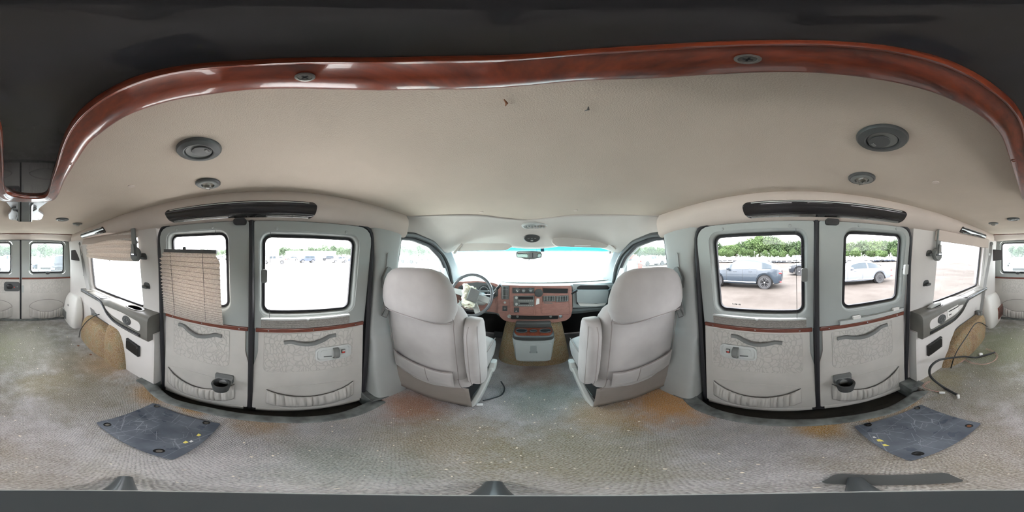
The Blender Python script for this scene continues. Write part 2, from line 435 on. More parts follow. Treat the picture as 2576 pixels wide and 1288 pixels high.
def tag(o, label=None, cat=None, group=None, kind=None):
    if label: o['label'] = label
    if cat: o['category'] = cat
    if group: o['group'] = group
    if kind: o['kind'] = kind
    return o
def thing(name, label, cat, loc, group=None, kind=None):
    o = bpy.data.objects.new(name, None); C.objects.link(o); o.location = Vector(loc); o.empty_display_size = 0.05
    WP[o.name] = Vector(loc); return tag(o, label, cat, group, kind)
def struct(name, mb, m, label=None, **kw): return tag(link_mesh(name, mb, m, **kw), label, None, None, 'structure')
def one(name, mb, m, label, cat, group=None, **kw): return tag(link_mesh(name, mb, m, **kw), label, cat, group)
part = link_mesh
def text_mb(s, size, fn, depth=0.0006, align='CENTER'):   # text -> mesh through fn(u, v, d)
    cu = bpy.data.curves.new('txt', 'FONT'); cu.body = s; cu.size = size; cu.align_x = align; cu.align_y = 'CENTER'; cu.resolution_u = 2
    o = bpy.data.objects.new('txt', cu); C.objects.link(o)
    me = bpy.data.meshes.new_from_object(o.evaluated_get(bpy.context.evaluated_depsgraph_get()))
    mb = MB(); mb.add([fn(v.co.x, v.co.y, depth) for v in me.vertices], [tuple(p.vertices) for p in me.polygons])
    bpy.data.objects.remove(o); bpy.data.curves.remove(cu); bpy.data.meshes.remove(me)
    return mb

# ------------------------------------------------------------------ the shell of the van
ZC = 1.33                              # headliner height
YB = -2.46                             # plane of the rear doors
FY = 1.50                              # dash face
# floor with step wells cut out
def well_curve(s):
    if s < 0: px = [(358, 965), (400, 1005), (500, 1035), (600, 1055), (700, 1063), (800, 1062), (900, 1045), (970, 1012)]
    else: px = [(2335, 985), (2270, 1030), (2150, 1060), (1990, 1072), (1850, 1060), (1750, 1030), (1715, 1000)]
    pts = [atZ(x, y, 0.0) for x, y in px]
    return [(p.x, p.y) for p in smooth([(p.x, p.y, 0) for p in pts], 5)]   # from rear to front
wellL = well_curve(-1); wellR = well_curve(1)
fl = MB()
poly = [(-.92, YB - .06), (-.92, wellL[0][1])] + wellL + [(-.92, wellL[-1][1]), (-.92, 2.1), (.92, 2.1), (.92, wellR[-1][1])] + wellR[::-1] + [(.92, wellR[0][1]), (.92, YB - .06)]
fl.prism(poly, [], lambda u, v, d: Vector((u, v, d)), 0.0, -0.05)
struct('floor', fl, M['carpet'], 'grey and rust stained woven carpet on the van floor', origin=(0, 0, 0))

# main headliner
def seam_x(y): return 0.67 + (0.09 * max(0, (-y - .9)) / 1.4) + 0.07 * max(0.0, (y - .1) / .66) ** 1.5
seam_front = [atZ(x, y, ZC) for x, y in ((1020, 545), (1090, 541), (1205, 540), (1262, 547), (1325, 552), (1385, 547), (1450, 540), (1560, 540), (1662, 543))]
seam_front = smooth(seam_front, 4)
outl = [(-seam_x(y / 10), y / 10) for y in range(-23, 8)]
outl = [p for p in outl if p[1] < seam_front[0].y - .02] + [(p.x, p.y) for p in seam_front] + [(seam_x(y / 10), y / 10) for y in range(7, -24, -1) if y / 10 < seam_front[-1].y - .02]
cl = MB().prism(outl, [], lambda u, v, d: Vector((u, v, ZC + d)), 0.0, 0.03)
struct('ceiling', cl, M['headliner'], 'beige fuzzy fabric headliner over the whole cabin')

# side coves that carry the light strips
def cove_prof(y, k=1.0):
    xt, xb = seam_x(y), 0.762
    zb = 1.212 - (.03 * max(0, (y - .45) / .3) ** 2 if y > .45 else 0)
    if y < -1.8: zb -= .02 * min(1, (-1.8 - y) / .3)
    b = 0.028 * k
    return [(xt, ZC + .004), (xt - .004, ZC - .004), (xt + (xb - xt) * .12 - b * .9, ZC - .032), (xt + (xb - xt) * .35 - b * 1.25, ZC - .062), (xt + (xb - xt) * .65 - b, zb + .022), (xb - .02, zb + .002), (xb, zb), (xb + .03, zb + .004), (xb + .03, ZC + .02)]
def cove_x(y, z):
    p = cove_prof(y)[:7]
    for (x0, z0), (x1, z1) in zip(p, p[1:]):
        if z1 <= z <= z0: return x0 + (x1 - x0) * (z0 - z) / max(1e-6, z0 - z1)
    return p[-1][0]
def cove(s):
    ys = [-2.32, -2.30, -2.2] + [y / 10 for y in range(-21, 7)] + [.70, .745]
    return MB().loft([[Vector((s * x, y, z)) for x, z in cove_prof(y, (0.55 if i == 0 else .8) if y < -2.25 else 1.0)] for i, y in enumerate(ys)])
for s, nm in ((-1, 'left'), (1, 'right')):
    struct('trim_1' if s < 0 else 'trim_2', cove(s), M['cove'], 'rounded beige fabric cove along the %s side of the roof' % nm, ang=60)

# rear cove above the rear doors
rings = []
for i in range(21):
    x = -.80 + 1.6 * i / 20
    z0 = 1.252 - .03 * (abs(x) / .8) ** 4
    rings.append([Vector((x, -2.30, ZC + .01)), Vector((x, -2.295, ZC - .004)), Vector((x, -2.33, ZC - .03)), Vector((x, -2.385, z0 + .018)), Vector((x, -2.43, z0)), Vector((x, -2.47, z0 + .004)), Vector((x, -2.50, ZC))])
struct('trim_3', MB().loft(rings), M['cove'], 'beige fabric cove above the rear doors', ang=60)
struct('trim_4', MB().tube([Vector((x, -2.293 , ZC - .006)) for x in (-.74, -.4, 0, .4, .74)], .007, 8), M['wood_strip'], 'thin dark maroon trim line where the headliner meets the rear cove')

# cab headliner: from the seam down to the door windows and windshield
def peri(u):                          # perimeter from left B-pillar top round to the right one
    P = [(-.775, .74, 1.185), (-.775, .86, 1.190), (-.78, 1.02, 1.180), (-.795, 1.20, 1.150), (-.80, 1.36, 1.105), (-.76, 1.44, 1.12), (-.62, 1.475, 1.160), (-.35, 1.49, 1.178), (-.16, 1.495, 1.150), (0, 1.495, 1.142), (.16, 1.495, 1.150), (.35, 1.49, 1.178), (.62, 1.475, 1.160), (.76, 1.44, 1.12), (.80, 1.36, 1.105), (.795, 1.20, 1.150), (.78, 1.02, 1.180), (.775, .86, 1.190), (.775, .74, 1.185)]
    return P
PC = smooth(peri(0), 4)
sf = seam_front
def resample(c, n):
    L = [0]
    for a, b in zip(c, c[1:]): L.append(L[-1] + (b - a).length)
    out = []; j = 0
    for i in range(n + 1):
        d = L[-1] * i / n
        while j < len(L) - 2 and L[j + 1] < d: j += 1
        t = (d - L[j]) / max(1e-9, L[j + 1] - L[j]); out.append(c[j].lerp(c[j + 1], t))
    return out
A_, B_ = resample(sf, 60), resample(PC, 60)
def cabf(u, v):
    i = round(u * 60); a, b = A_[i], B_[i]; p = a.lerp(b, v)
    p.z = a.z + (b.z - a.z) * (v ** 1.7 * .75 + v * .25) - .006 * (1 if v < .01 else 0)
    if v > .95: pass
    return p
cb = MB().grid(cabf, 60, 14)
struct('trim_5', cb, M['cab_liner'], 'grey beige cab headliner above the windshield', solid=.012, ang=70)

# side walls
REARWIN = {-1: (-1.79, -.86, .615, 1.20), 1: (-1.97, -.99, .615, 1.20)}
DOOR = {-1: (-.665, .495), 1: (-.70, .475)}
def wallmb(s):
    mb = MB(); d0, d1 = DOOR[s]; w = REARWIN[s]
    def fn(u, v, d): return W3(s, u, v, d)
    # behind the side door
    hole = rrect(w[0], w[1], w[2] + .0, w[3], .05)
    mb.prism([(YB - .03, WZ0), (d0 - .020, WZ0), (d0 - .020, 1.24), (YB - .03, 1.24)], [hole], fn, 0.0, .05)
    mb.prism([(YB - .03, -.05), (d0 - .020, -.05), (d0 - .020, WZ0), (YB - .03, WZ0)], [], fn, 0.0, .05)
    # over the door
    mb.prism([(d0 - .045, 1.225), (d1 + .05, 1.225), (d1 + .05, 1.30), (d0 - .045, 1.30)], [], fn, 0.0, .05)
    return mb
for s, nm in ((-1, 'wall_left'), (1, 'wall_right')):
    struct(nm, wallmb(s), M['white_panel'], 'off-white vinyl side wall of the cargo area, %s side' % nm[5:])

# B pillars (grey plastic) with the wider foot
def bpillar(s):
    mb = MB(); d1 = DOOR[s][1]
    secs = []
    for z, y0, y1, xi, xo in ((-.0, d1 + .03, .76, .70, .88), (.10, d1 + .03, .745, .705, .87), (.18, d1 + .03, .735, .725, .87), (.30, d1 + .03, .725, .745, .86), (.52, d1 + .03, .72, .765, .86), (.545, d1 + .03, .715, .79, .86), (.60, d1 + .032, .712, .795, .86), (.85, d1 + .035, .708, .766, .84), (1.05, d1 + .03, .705, .745, .82), (1.19, d1 - .0, .72, .735, .81), (1.235, d1 - .03, .74, .735, .80)):
        c = ((xi + xo) / 2 * s, (y0 + y1) / 2, z)
        secs.append((c, (xo - xi) / 2, (y1 - y0) / 2, 5.0))
    blob(mb, secs, 28)
    return mb
for i, s in enumerate((-1, 1)):
    o = struct('trim_%d' % (6 + i), bpillar(s), M['pillar_grey'], 'grey plastic pillar behind the %s front door' % ('left', 'right')[i], ang=40)
    y0 = .60
    sl = MB().prism(rrect(.595, .615, .95, 1.08, .009), [], lambda u, v, d: Vector((s * (wx(v) - .0235 - d), u, v)), 0, .003)
    part('slot_cover', sl, M['pillar_grey'], o)

# step wells and their sills
for s, nm, wc in ((-1, 'left', wellL), (1, 'right', wellR)):
    n = len(wc)
    inner = []
    cy = (wc[0][1] + wc[-1][1]) / 2
    for i, (x, y) in enumerate(wc):
        t = i / (n - 1)
        inner.append((x + s * .062, cy + (y - cy) * .90))
    st = MB()
    rings = []
    for (x, y), (xi, yi) in zip(wc, inner):
        rings.append([Vector((x - s * .004, y, -.012)), Vector((x - s * .002, y, .006)), Vector((x + s * .012, y, .012)), Vector((xi - s * .012, yi, .010)), Vector((xi, yi, -.002)), Vector((xi + s * .010, yi, -.14)), Vector((xi, yi, -.15)), Vector((x, y, -.03))])
    st.loft(rings)
    # end blocks of the well
    for k, e in ((0, -1), (-1, 1)):
        yi, yo = inner[k][1], wc[k][1] + e * .0
        st.box((s * .80, (yi + yo) / 2 + e * .03, -.06), (.20, abs(yo - yi) + .05, .145))
    sill = struct('trim_%d' % (8 + (s > 0)), st, M['sill'], 'scuffed grey plastic sill around the %s step well' % nm, ang=50, bevel=.004)
    wb_ = MB().prism([(inner[0][0], inner[0][1])] + inner[1:-1] + [(inner[-1][0], inner[-1][1]), (s * .93, inner[-1][1] + .0), (s * .93, inner[0][1])], [], lambda u, v, d: Vector((u, v, -.115 + d)), 0, -.03)
    ft = struct('trim_%d' % (10 + (s > 0)), wb_, M['well'], 'dark bottom of the %s step well' % nm)
    sl = MB()
    for k in range(6):
        yy = -.52 + k * .16
        sl.add([], [])
        sl.prism(rrect(s * .775 - .022, s * .775 + .022, yy, yy + .12, .018), [], lambda u, v, d: Vector((u, v, -.115 + d)), 0, .004)
    part('tread_pads', sl, M['well'], ft)

# front: firewall, doors' lower trim
fw = MB().box((0, 2.12, .35), (1.9, .04, .9))
struct('wall_front', fw, M['black'], 'dark firewall under the dashboard')

# ------------------------------------------------------------------ side doors
def ring_loft(mb, fn, loopA, loopB, dA, dB):
    mb.loft([[fn(u, v, dA) for u, v in loopA], [fn(u, v, dB) for u, v in loopB]], caps=False)
    return mb
def win_unit(s, w, door, fn, r=.035, glassm='glass', depth=.045, rim=.022):
    """window recess, rubber seal and pane in a wall plane fn(u, v, offset)"""
    y0, y1, z0, z1 = w
    a = rrect(y0 - rim, y1 + rim, z0 - rim, z1 + rim, r + rim)
    b = rrect(y0 - .006, y1 + .006, z0 - .006, z1 + .006, r + .006)
    rv = MB(); ring_loft(rv, fn, a, b, -.002, depth * .8)
    o1 = part('window_frame', rv, M['door_grey'], door, solid=.002)
    sm = MB(); c = rrect(y0 + .006, y1 - .006, z0 + .006, z1 - .006, r - .004)
    sm.loft([[fn(u, v, depth * .8 - .003) for u, v in b], [fn(u, v, depth * .8 - .006) for u, v in c], [fn(u, v, depth) for u, v in c], [fn(u, v, depth) for u, v in b]], caps=False, loop=True)
    part('window_seal', sm, M['rubber'], door)
    g = MB().prism(b, [], fn, depth, depth + .004)
    part('window_pane', g, M[glassm], door)
    return a

def grab_handle(fn, y0, z0, y1, z1, drop, door):
    mb = MB(); P = [(0, 0, 0), (.14, 0, 0), (.30, -.6, .012), (.5, -1, .018), (.70, -.6, .012), (.86, 0, 0), (1, 0, 0)]
    pts = smooth([fn(y0 + (y1 - y0) * t, z0 + (z1 - z0) * t + dz * drop, -.012 - d) for t, dz, d in P], 5)
    up = Vector((0, 0, 1)); rings = []
    for i, p in enumerate(pts):
        d = (pts[min(i + 1, len(pts) - 1)] - pts[max(i - 1, 0)]).normalized(); n = d.cross(up).normalized(); q = n.cross(d)
        rings.append([p + q * .011 * b + n * .010 * a for a, b in sup(1, 10, 3.5)])
    mb.loft(rings)
    return part('grab_handle', mb, M['mid_grey'], door)

def pocket(fn, y0, y1, ze, zm, door, flip=1, seed=1):
    """gathered elastic map pocket: top edge sags from ze at the ends to zm in the middle"""
    rnd = random.Random(seed); ph = [rnd.uniform(0, 6.28) for _ in range(6)]
    W_ = y1 - y0
    def f(u, v):
        y = y0 + W_ * u
        top = zm + (ze - zm) * (2 * u - 1) ** 2; bot = min(zm - .062 + .03 * (2 * u - 1) ** 4 * .6, top - .05)
        bot = zm - .118 + (ze - zm) * .60 * abs(2 * u - 1) ** 2.5
        gath = abs(sin(u * 34 + ph[0] + 1.2 * sin(u * 13 + ph[1]) + .5 * v)) ** .7 * 1.3 - .7 + abs(sin(u * 71 + ph[2] + 1.5 * v)) ** .8 * .6 * (.3 + .7 * v) - .3
        z = bot + (top - bot) * v
        env = sin(pi * min(1, max(0, v * .9 + .06))) ** .6 * min(1, 12 * u, 12 * (1 - u))
        d = .006 + env * (.018 + .014 * gath * (0.6 + .4 * v))
        return fn(y, z + .002 * gath * v, -d - .006)
    mb = MB().grid(f, 130, 12)
    pk = part('map_pocket', mb, M['door_fabric'], door, solid=.003, ang=80)
    mo = MB().tube([f(u / 60, 1.0) + (f(u / 60, 1.0) - f(u / 60, .9)) * .12 for u in range(61)], .0022, 6)
    part('elastic_edge', mo, M['elastic'], pk)
    # flat flap outline above
    up = [fn(y0 + W_ * t, ze + .035 * (1 - (2 * t - 1) ** 2) ** .5 + .0, -.007) for t in [k / 30 for k in range(31)]]
    part('flap_stitching', MB().tube(up, .0016, 5), M['door_fabric'], pk)

def collapsed_blind(fn, y0, y1, z0, z1, door, knob=True):
    mb = MB(); n = 12; rings = []
    for i in range(n * 2 + 1):
        z = z0 + (z1 - z0) * i / (2 * n); d = -.020 if i % 2 else -.006
        rings.append([fn(y, z + .0012 * sin(9 * y + i), d - .004) for y in [y0 + (y1 - y0) * k / 14 for k in range(15)]])
    mb.loft(rings, caps=False, closed=False)
    b = part('folded_blind', mb, M['blind_folded'], door, solid=.0015, flat=True)
    rl = MB().box(fn((y0 + y1) / 2, z1 + .004, -.014), (.024, y1 - y0, .008))
    part('blind_rail', rl, M['light_grey'], b)
    if knob: part('blind_knob', MB().lathe([(.004, -.004), (.009, 0), (.009, .006), (.003, .009)], fn((y0 + y1) / 2, z1 + .002, -.028), (0, 0, 1), 14), M['light_grey'], b)
    return b

def side_door(n, s, y0, y1, win, label, notch=0):
    fn = lambda u, v, d: W3d(s, u, v, d)
    fr = s  # which edge the two leaves meet at
    rim = .022
    wa = rrect(win[0] - rim, win[1] + rim, win[2] - rim, win[3] + rim, .055)
    zt = 1.212
    mid = y1 if abs(y1) < abs(y0) else y0      # meeting edge
    out = mid == y1
    # outline; the outer top corner is rounded
    rr_ = [.03, .012, .012, .012]
    pts = [(y0, .655), (y1, .655), (y1, zt), (y0, zt)]
    rad = [.004, .004, .01 if out else .09, .09 if out else .01]
    body = MB().prism(fillet(pts, rad), [wa], fn, -.004, .04)
    lowpts = [(y0, -.075), (y1, -.075), (y1, .655), (y0, .655)]
    # the lower half
    body.prism(lowpts, [], fn, .012, .045)
    d = struct('door_%d' % n, body, M['door_grey'], label, bevel=.004)
    # fabric panel with the small jog of the meeting edge
    e = .018 if out else -.018
    if out: lp = [(y0 + .005, -.055), (y1 - .0, -.055), (y1, .40), (y1 - .02, .50), (y1 - .02, .640), (y0 + .005, .640)]
    else: lp = [(y0, -.055), (y1 - .005, -.055), (y1 - .005, .640), (y0 + .02, .640), (y0 + .02, .50), (y0, .40)]
    part('lower_panel', MB().prism(fillet(lp, .012, 3), [], fn, -.006, .016), M['door_fabric'], d, bevel=.005, bseg=3)
    # lower lip
    lip = MB(); rings = []
    for k in range(17):
        y = y0 + .02 + (y1 - y0 - .04) * k / 16; z = -.062 - .01 * sin(pi * k / 16)
        rings.append([fn(y, z + b * .022, -.004 - .010 * a) for a, b in sup(1, 10, 2.5)])
    part('lower_lip', MB().loft(rings), M['door_fabric'], d)
    # wood strip
    ws = MB().prism([(y0 + .006, .638), (y1 - .006, .638), (y1 - .006, .662), (y0 + .006, .662)], [], fn, -.014, 0)
    st = part('wood_strip', ws, M['wood_strip'], d, bevel=.004, bseg=3)
    for t in (.12, .5, .9):
        yy = y0 + (y1 - y0) * t
        part('screw', MB().lathe([(.0045, 0), (.004, .002), (.0005, .003)], fn(yy, .650, -.014), (-s, 0, 0), 10), M['chrome'], st)
    win_unit(s, win, d, fn)
    # rubber seal round the leaf
    sp = [fn(u, v, .008) for u, v in fillet([(y0 - .012, -.085), (y1 + .012, -.085), (y1 + .012, zt + .012), (y0 - .012, zt + .012)], [.02, .02, .012 if out else .10, .10 if out else .012], 6)]
    part('door_seal', MB().tube(sp, .013, 8, True), M['rubber'], d)
    # screws of the window surround
    for yy in (win[0] + .06, win[1] - .06):
        part('screw_cap', MB().lathe([(.008, 0), (.007, .004), (.001, .006)], fn(yy, win[3] + .032 if win[3] + .032 < 1.2 else 1.2, -.004), (-s, 0, 0), 12), M['door_grey'], d)
    return d, fn

def insert(fn, y0, y1, z0, z1, d, foot='round', stitch=True):
    pl = fillet([(y0, z0), (y1, z0), (y1, z1), (y0, z1)], [.045, .045, .008, .008])
    o = part('fabric_insert', MB().prism(pl, [], fn, -.0075, -.003), M['insert'], d)
    part('piping', MB().tube([fn(u, v, -.0075) for u, v in pl], .0022, 6, True), M['door_fabric'], o)
    if stitch:
        zz = z0 + (z1 - z0) * .42
        for k in (0, .011): part('stitching', MB().tube([fn(y0 + .004, zz + k, -.0078), fn(y1 - .004, zz + k, -.0078)], .0012, 5), M['door_fabric'], o)
    return o
def latch(fn, yc, zc, d, s, hx):
    """oblong recessed latch plate; hx = direction of the handle relative to the lock flag"""
    bz = MB(); A = rrect(yc - .10, yc + .10, zc - .05, zc + .05, .03); B = rrect(yc - .092, yc + .092, zc - .043, zc + .043, .025); D_ = rrect(yc - .085, yc + .085, zc - .037, zc + .037, .02)
    bz.loft([[fn(u, v, -.007) for u, v in A], [fn(u, v, -.018) for u, v in A], [fn(u, v, -.020) for u, v in B], [fn(u, v, -.010) for u, v in D_]], caps=False)
    bz.prism(D_, [], fn, -.010, -.006)
    o = part('latch_plate', bz, M['light_grey'], d)
    cup = MB(); E_ = rrect(yc - hx * .03 - .04, yc - hx * .03 + .04, zc - .028, zc + .028, .014)
    cup.prism(E_, [], fn, -.0125, -.008)
    part('latch_cup', cup, M['light_grey'], o)
    h = MB(); hy = yc + hx * .01
    rings = [[fn(hy + a * .016, zc + t * .036, -.012 - (1 - t * t) ** .5 * .030 - b * .006) for a, b in sup(1, 10, 2.5)] for t in [k / 8 * 2 - 1 for k in range(9)]]
    part('latch_handle', MB().loft(rings), M['mid_grey'], o)
    part('key_lever', MB().tube([fn(yc - hx * .012, zc - .022, -.016), fn(yc - hx * .055, zc - .018, -.016)], .003, 6), M['dark_grey'], o)
    fy = yc + hx * .055
    part('lock_switch', MB().prism(rrect(fy - .011, fy + .011, zc - .014, zc + .014, .003), [], fn, -.014, -.008), M['black'], o)
    part('lock_flag', MB().prism(rrect(fy - .007, fy + .007, zc - .011, zc + .001, .002), [], fn, -.016, -.013), M['dark_red'], o)
    part('lock_button', MB().prism(rrect(fy - .008, fy + .008, zc + .001, zc + .012, .002), [], fn, -.019, -.013), M['light_grey'], o)
def cup_holder(fn, yc, zc, d, s):
    c = fn(yc, zc, 0)
    bk = MB().prism(fillet([(yc - .05, zc - .02), (yc + .05, zc - .02), (yc + .05, zc + .055), (yc - .05, zc + .055)], .012), [], fn, -.018, -.004)
    o = part('cup_holder', bk, M['mid_grey'], d, bevel=.004)
    cc = c + Vector((-s * .062, 0, 0))
    ring = MB().lathe([(.040, -.045), (.046, -.010), (.050, .012), (.048, .018), (.040, .018), (.036, .010), (.033, -.040)], cc, (0, 0, 1), 28)
    part('cup_ring', ring, M['dark_grey'], o)
    part('cup_bottom', MB().lathe([(.034, -.040), (.033, -.036)], cc, (0, 0, 1), 20), M['black'], o)
    wb2 = MB()
    wb2.loft([[c + Vector((-s * .012, sy, sz)) for sy, sz in ((-.047, -.018), (.047, -.018), (.047, .03), (-.047, .03))], [c + Vector((-s * .034, sy, sz)) for sy, sz in ((-.046, -.02), (.046, -.02), (.046, .002), (-.046, .002))]])
    part('holder_arm', wb2, M['mid_grey'], o, bevel=.004)
def win_latch(fn, y, z, d, s, m='mid_grey'):
    mb = MB().prism(rrect(y - .014, y + .014, z - .032, z + .032, .008), [], fn, -.030, -.012)
    o = part('window_latch', mb, M[m], d, bevel=.004)
    part('latch_pin', MB().lathe([(.006, 0), (.006, .03)], fn(y, z, -.012), (s, 0, 0), 10), M['dark_grey'], o)

WIN = {1: (-.585, -.250, .765, 1.158), 2: (-.062, .398, .755, 1.145), 3: (-.068, .378, .755, 1.158), 4: (-.640, -.285, .760, 1.165)}
# left rear leaf
d, fn = side_door(1, -1, -.655, -.130, WIN[1], 'left side door leaf with the raised tan pleated blind and cup holder')
insert(fn, -.585, -.235, .355, .625, d)
grab_handle(fn, -.545, .605, -.275, .585, .030, d)
cup_holder(fn, -.255, .235, d, -1)
pocket(fn, -.62, -.20, .205, .095, d, seed=3)
# the blind that is pulled up over most of this window
bl = MB(); n = 44; rings = []
zt_, zb_ = 1.062, .672
rnd = random.Random(5)
for i in range(n + 1):
    t = i / n; z = zt_ - (zt_ - zb_) * (1 - (1 - t) ** 1.45)
    sag = .010 * sin(pi * t) + .004 * sin(7 * t)
    row = []
    for k in range(17):
        u = k / 16; y = -.625 + .345 * u
        y += .012 * (1 if u > .9 else (-1 if u < .1 else 0)) * (1 if t > .06 else -.6) * (1 if i % 2 else .6) + .02 * t * (u - .5)
        row.append(fn(y, z - sag * u - .012 * u * sin(pi * t) , -(.040 if i % 2 else .020 + .012 * t) - .004 * sin(5 * u + 6 * t)))
    rings.append(row)
b = part('pleated_blind', MB().loft(rings, caps=False, closed=False), M['blind'], d, solid=.001, flat=True)
cr_ = MB()
for i in range(1, n, 2): cr_.tube([(rings[i][k] + rings[i + 1][k]) * .5 + (rings[i + 1][k] - rings[i][k]) * .30 + Vector((.0016, 0, 0)) for k in range(17)], .0011, 5)
part('pleat_shade_lines', cr_, M['pleat_shade'], b)  # thin dark tubes paint the shade between the pleats
part('blind_top_rail', MB().prism([(-.605, 1.062), (-.285, 1.056), (-.285, 1.074), (-.605, 1.080)], [], fn, -.034, -.016), M['dark_grey'], b)
part('blind_knob', MB().lathe([(.004, -.006), (.010, 0), (.010, .010), (.004, .014)], fn(-.468, 1.078, -.026), (0, 0, 1), 14), M['dark_grey'], b)
for u in (.2, .78):
    part('blind_cord', MB().tube([fn(-.625 + .345 * u, .68, -.040), fn(-.625 + .345 * u, 1.06, -.040)], .0012, 5), M['dark_grey'], b)
part('blind_cord', MB().tube([fn(-.290, 1.06, -.03), fn(-.290, 1.17, -.02)], .0012, 5), M['dark_grey'], b)
rnd2 = MB().prism(rrect(-.20, -.140, 1.192, 1.222, .012), [], fn, -.022, -.002)
part('striker_pocket', rnd2, M['black'], d, bevel=.003)

# left front leaf
d, fn = side_door(2, -1, -.105, .490, WIN[2], 'left side door leaf behind the driver seat with latch plate and bare window')
insert(fn, -.055, .420, .345, .630, d)
grab_handle(fn, .045, .575, .315, .600, .020, d)
latch(fn, .305, .475, d, -1, 1)
pocket(fn, -.035, .425, .180, .095, d, seed=8)
collapsed_blind(fn, -.070, .385, .672, .722, d)
win_latch(fn, -.056, .955, d, -1)
part('blind_cord', MB().tube([fn(-.030, .72, -.016), fn(-.030, 1.16, -.012)], .0012, 5), M['dark_grey'], d)

# right front leaf
d, fn = side_door(3, 1, -.118, .470, WIN[3], 'right side door leaf behind the passenger seat with latch plate')
insert(fn, -.060, .420, .335, .625, d)
grab_handle(fn, .305, .598, .040, .572, .020, d)
latch(fn, .270, .485, d, 1, 1)
pocket(fn, -.045, .415, .190, .085, d, seed=11)
collapsed_blind(fn, -.080, .400, .672, .722, d)
win_latch(fn, -.072, .960, d, 1)
part('blind_cord', MB().tube([fn(-.035, .72, -.016), fn(-.035, 1.175, -.012)], .0012, 5), M['dark_grey'], d)
em = MB()
for a_, b_ in ((.262, .270), (.274, .277), (.281, .292), (.296, .299), (.303, .309)): em.prism([(a_, .778), (b_, .780), (b_, .788), (a_, .786)], [], fn, .0440, .0442)
part('etched_mark', em, M['mid_grey'], d)

# right rear leaf
d, fn = side_door(4, 1, -.690, -.143, WIN[4], 'right side door leaf with cup holder and a bare blind rail')
insert(fn, -.590, -.215, .345, .620, d)
grab_handle(fn, -.240, .575, -.550, .600, .022, d)
cup_holder(fn, -.262, .235, d, 1)
pocket(fn, -.635, -.205, .205, .085, d, seed=17)
win_latch(fn, -.662, .955, d, 1, 'light_grey')
rl = MB().prism([(-.665, .672), (-.250, .668), (-.250, .694), (-.665, .698)], [], fn, -.030, -.004)
o = part('blind_rail', rl, M['light_grey'], d, bevel=.003)
for yy in (-.605, -.345): part('clip', MB().prism(rrect(yy - .022, yy + .022, .694, .712, .004), [], fn, -.030, -.012), M['white_hard'], o)
part('striker_pocket', MB().prism(rrect(-.235, -.170, 1.192, 1.222, .012), [], fn, -.022, -.002), M['black'], d, bevel=.003)

# ------------------------------------------------------------------ rear side windows
for s in (-1, 1):
    w = REARWIN[s]; fn = (lambda s: lambda u, v, d: W3(s, u, v, d))(s)
    lo = (w[0] + .03, w[1] - .0, w[2] + .012, w[3] - .01)
    a = rrect(w[0], w[1], w[2], w[3], .05)
    b = rrect(*lo, .07)
    rv = MB(); ring_loft(rv, fn, a, b, .0, .05)
    fo = struct('window_%d' % (1 + (s > 0)), rv, M['white_panel'], 'large fixed %s rear side window of the cargo area' % ('left', 'right')[s > 0], solid=.004)
    c = rrect(lo[0] + .016, lo[1] - .016, lo[2] + .016, lo[3] - .016, .055)
    sm = MB(); sm.loft([[fn(u, v, .044) for u, v in b], [fn(u, v, .040) for u, v in c], [fn(u, v, .056) for u, v in c], [fn(u, v, .056) for u, v in b]], caps=False, loop=True)
    part('window_seal', sm, M['rubber'], fo)
    part('window_pane', MB().prism(b, [], fn, .052, .056), M['glass'], fo)

# front doors (mostly hidden by the seats)
def front_door(n, s, label):
    fn = lambda u, v, d: W3(s, u, v, .035 + d)
    zb = .80
    win = fillet([(.735, 1.178), (.86, 1.182), (1.06, 1.150), (1.25, 1.055), (1.375, .93), (1.45, .81), (.720, .80)], [.03, .02, .03, .05, .05, .02, .02])
    out = fillet([(.690, 1.215), (.86, 1.225), (1.10, 1.195), (1.32, 1.09), (1.46, .965), (1.60, .78), (1.62, .0), (.685, .0)], [.02, .03, .05, .06, .05, .02, .05, .02])
    body = MB().prism(out, [win], fn, -.0, .05)
    d = struct('door_%d' % n, body, M['dash_grey'], label, bevel=.005)
    cx, cz = 1.05, 1.0
    seal = [fn(cx + (u - cx) * 1.02, cz + (v - cz) * 1.03, -.002) for u, v in win]
    part('window_seal', MB().tube(seal, .017, 8, True), M['rubber'], d)
    seal2 = [fn(u, v, -.010) for u, v in fillet([(.705, 1.205), (.86, 1.214), (1.09, 1.182), (1.30, 1.085), (1.43, .965), (1.52, .80)], [.0, .03, .05, .06, .05, .0]) ]
    part('door_seal', MB().tube(seal2, .020, 8), M['dark_grey'], d)
    part('window_pane', MB().prism(win, [], fn, .030, .034), M['glass_dusty'], d)
    # mirror triangle
    tri = MB().prism(fillet([(1.30, .965), (1.46, .79), (1.30, .79)], [.01, .02, .01]), [], fn, -.035, .0)
    part('mirror_cover', tri, M['light_grey'], d, bevel=.006)
    part('arm_ledge', MB().box(fn(1.1, .62, -.03), (.05, .6, .06)), M['dash_grey'], d, bevel=.01)
    # outside mirror
    c = fn(1.46, .93, .20)
    om = MB(); blob(om, [((c.x, c.y + dy, c.z), .085 * k, .115 * k, 4) for dy, k in ((-.0, 1), (.04, .98), (.08, .8), (.10, .4))], 20, axis='y')
    o = part('outside_mirror', om, M['dark_grey'], d)
    part('outside_mirror_glass', MB().box((c.x, c.y - .002, c.z), (.13, .004, .18)), M['mirror'], o, bevel=.0)
    part('mirror_arm', MB().tube([fn(1.42, .86, .03), c + Vector((-s * .06, .04, -.05))], .018, 8), M['dark_grey'], o)
front_door(5, -1, 'driver door with its window left of the steering wheel')
front_door(6, 1, 'passenger door with its window right of the glove box')

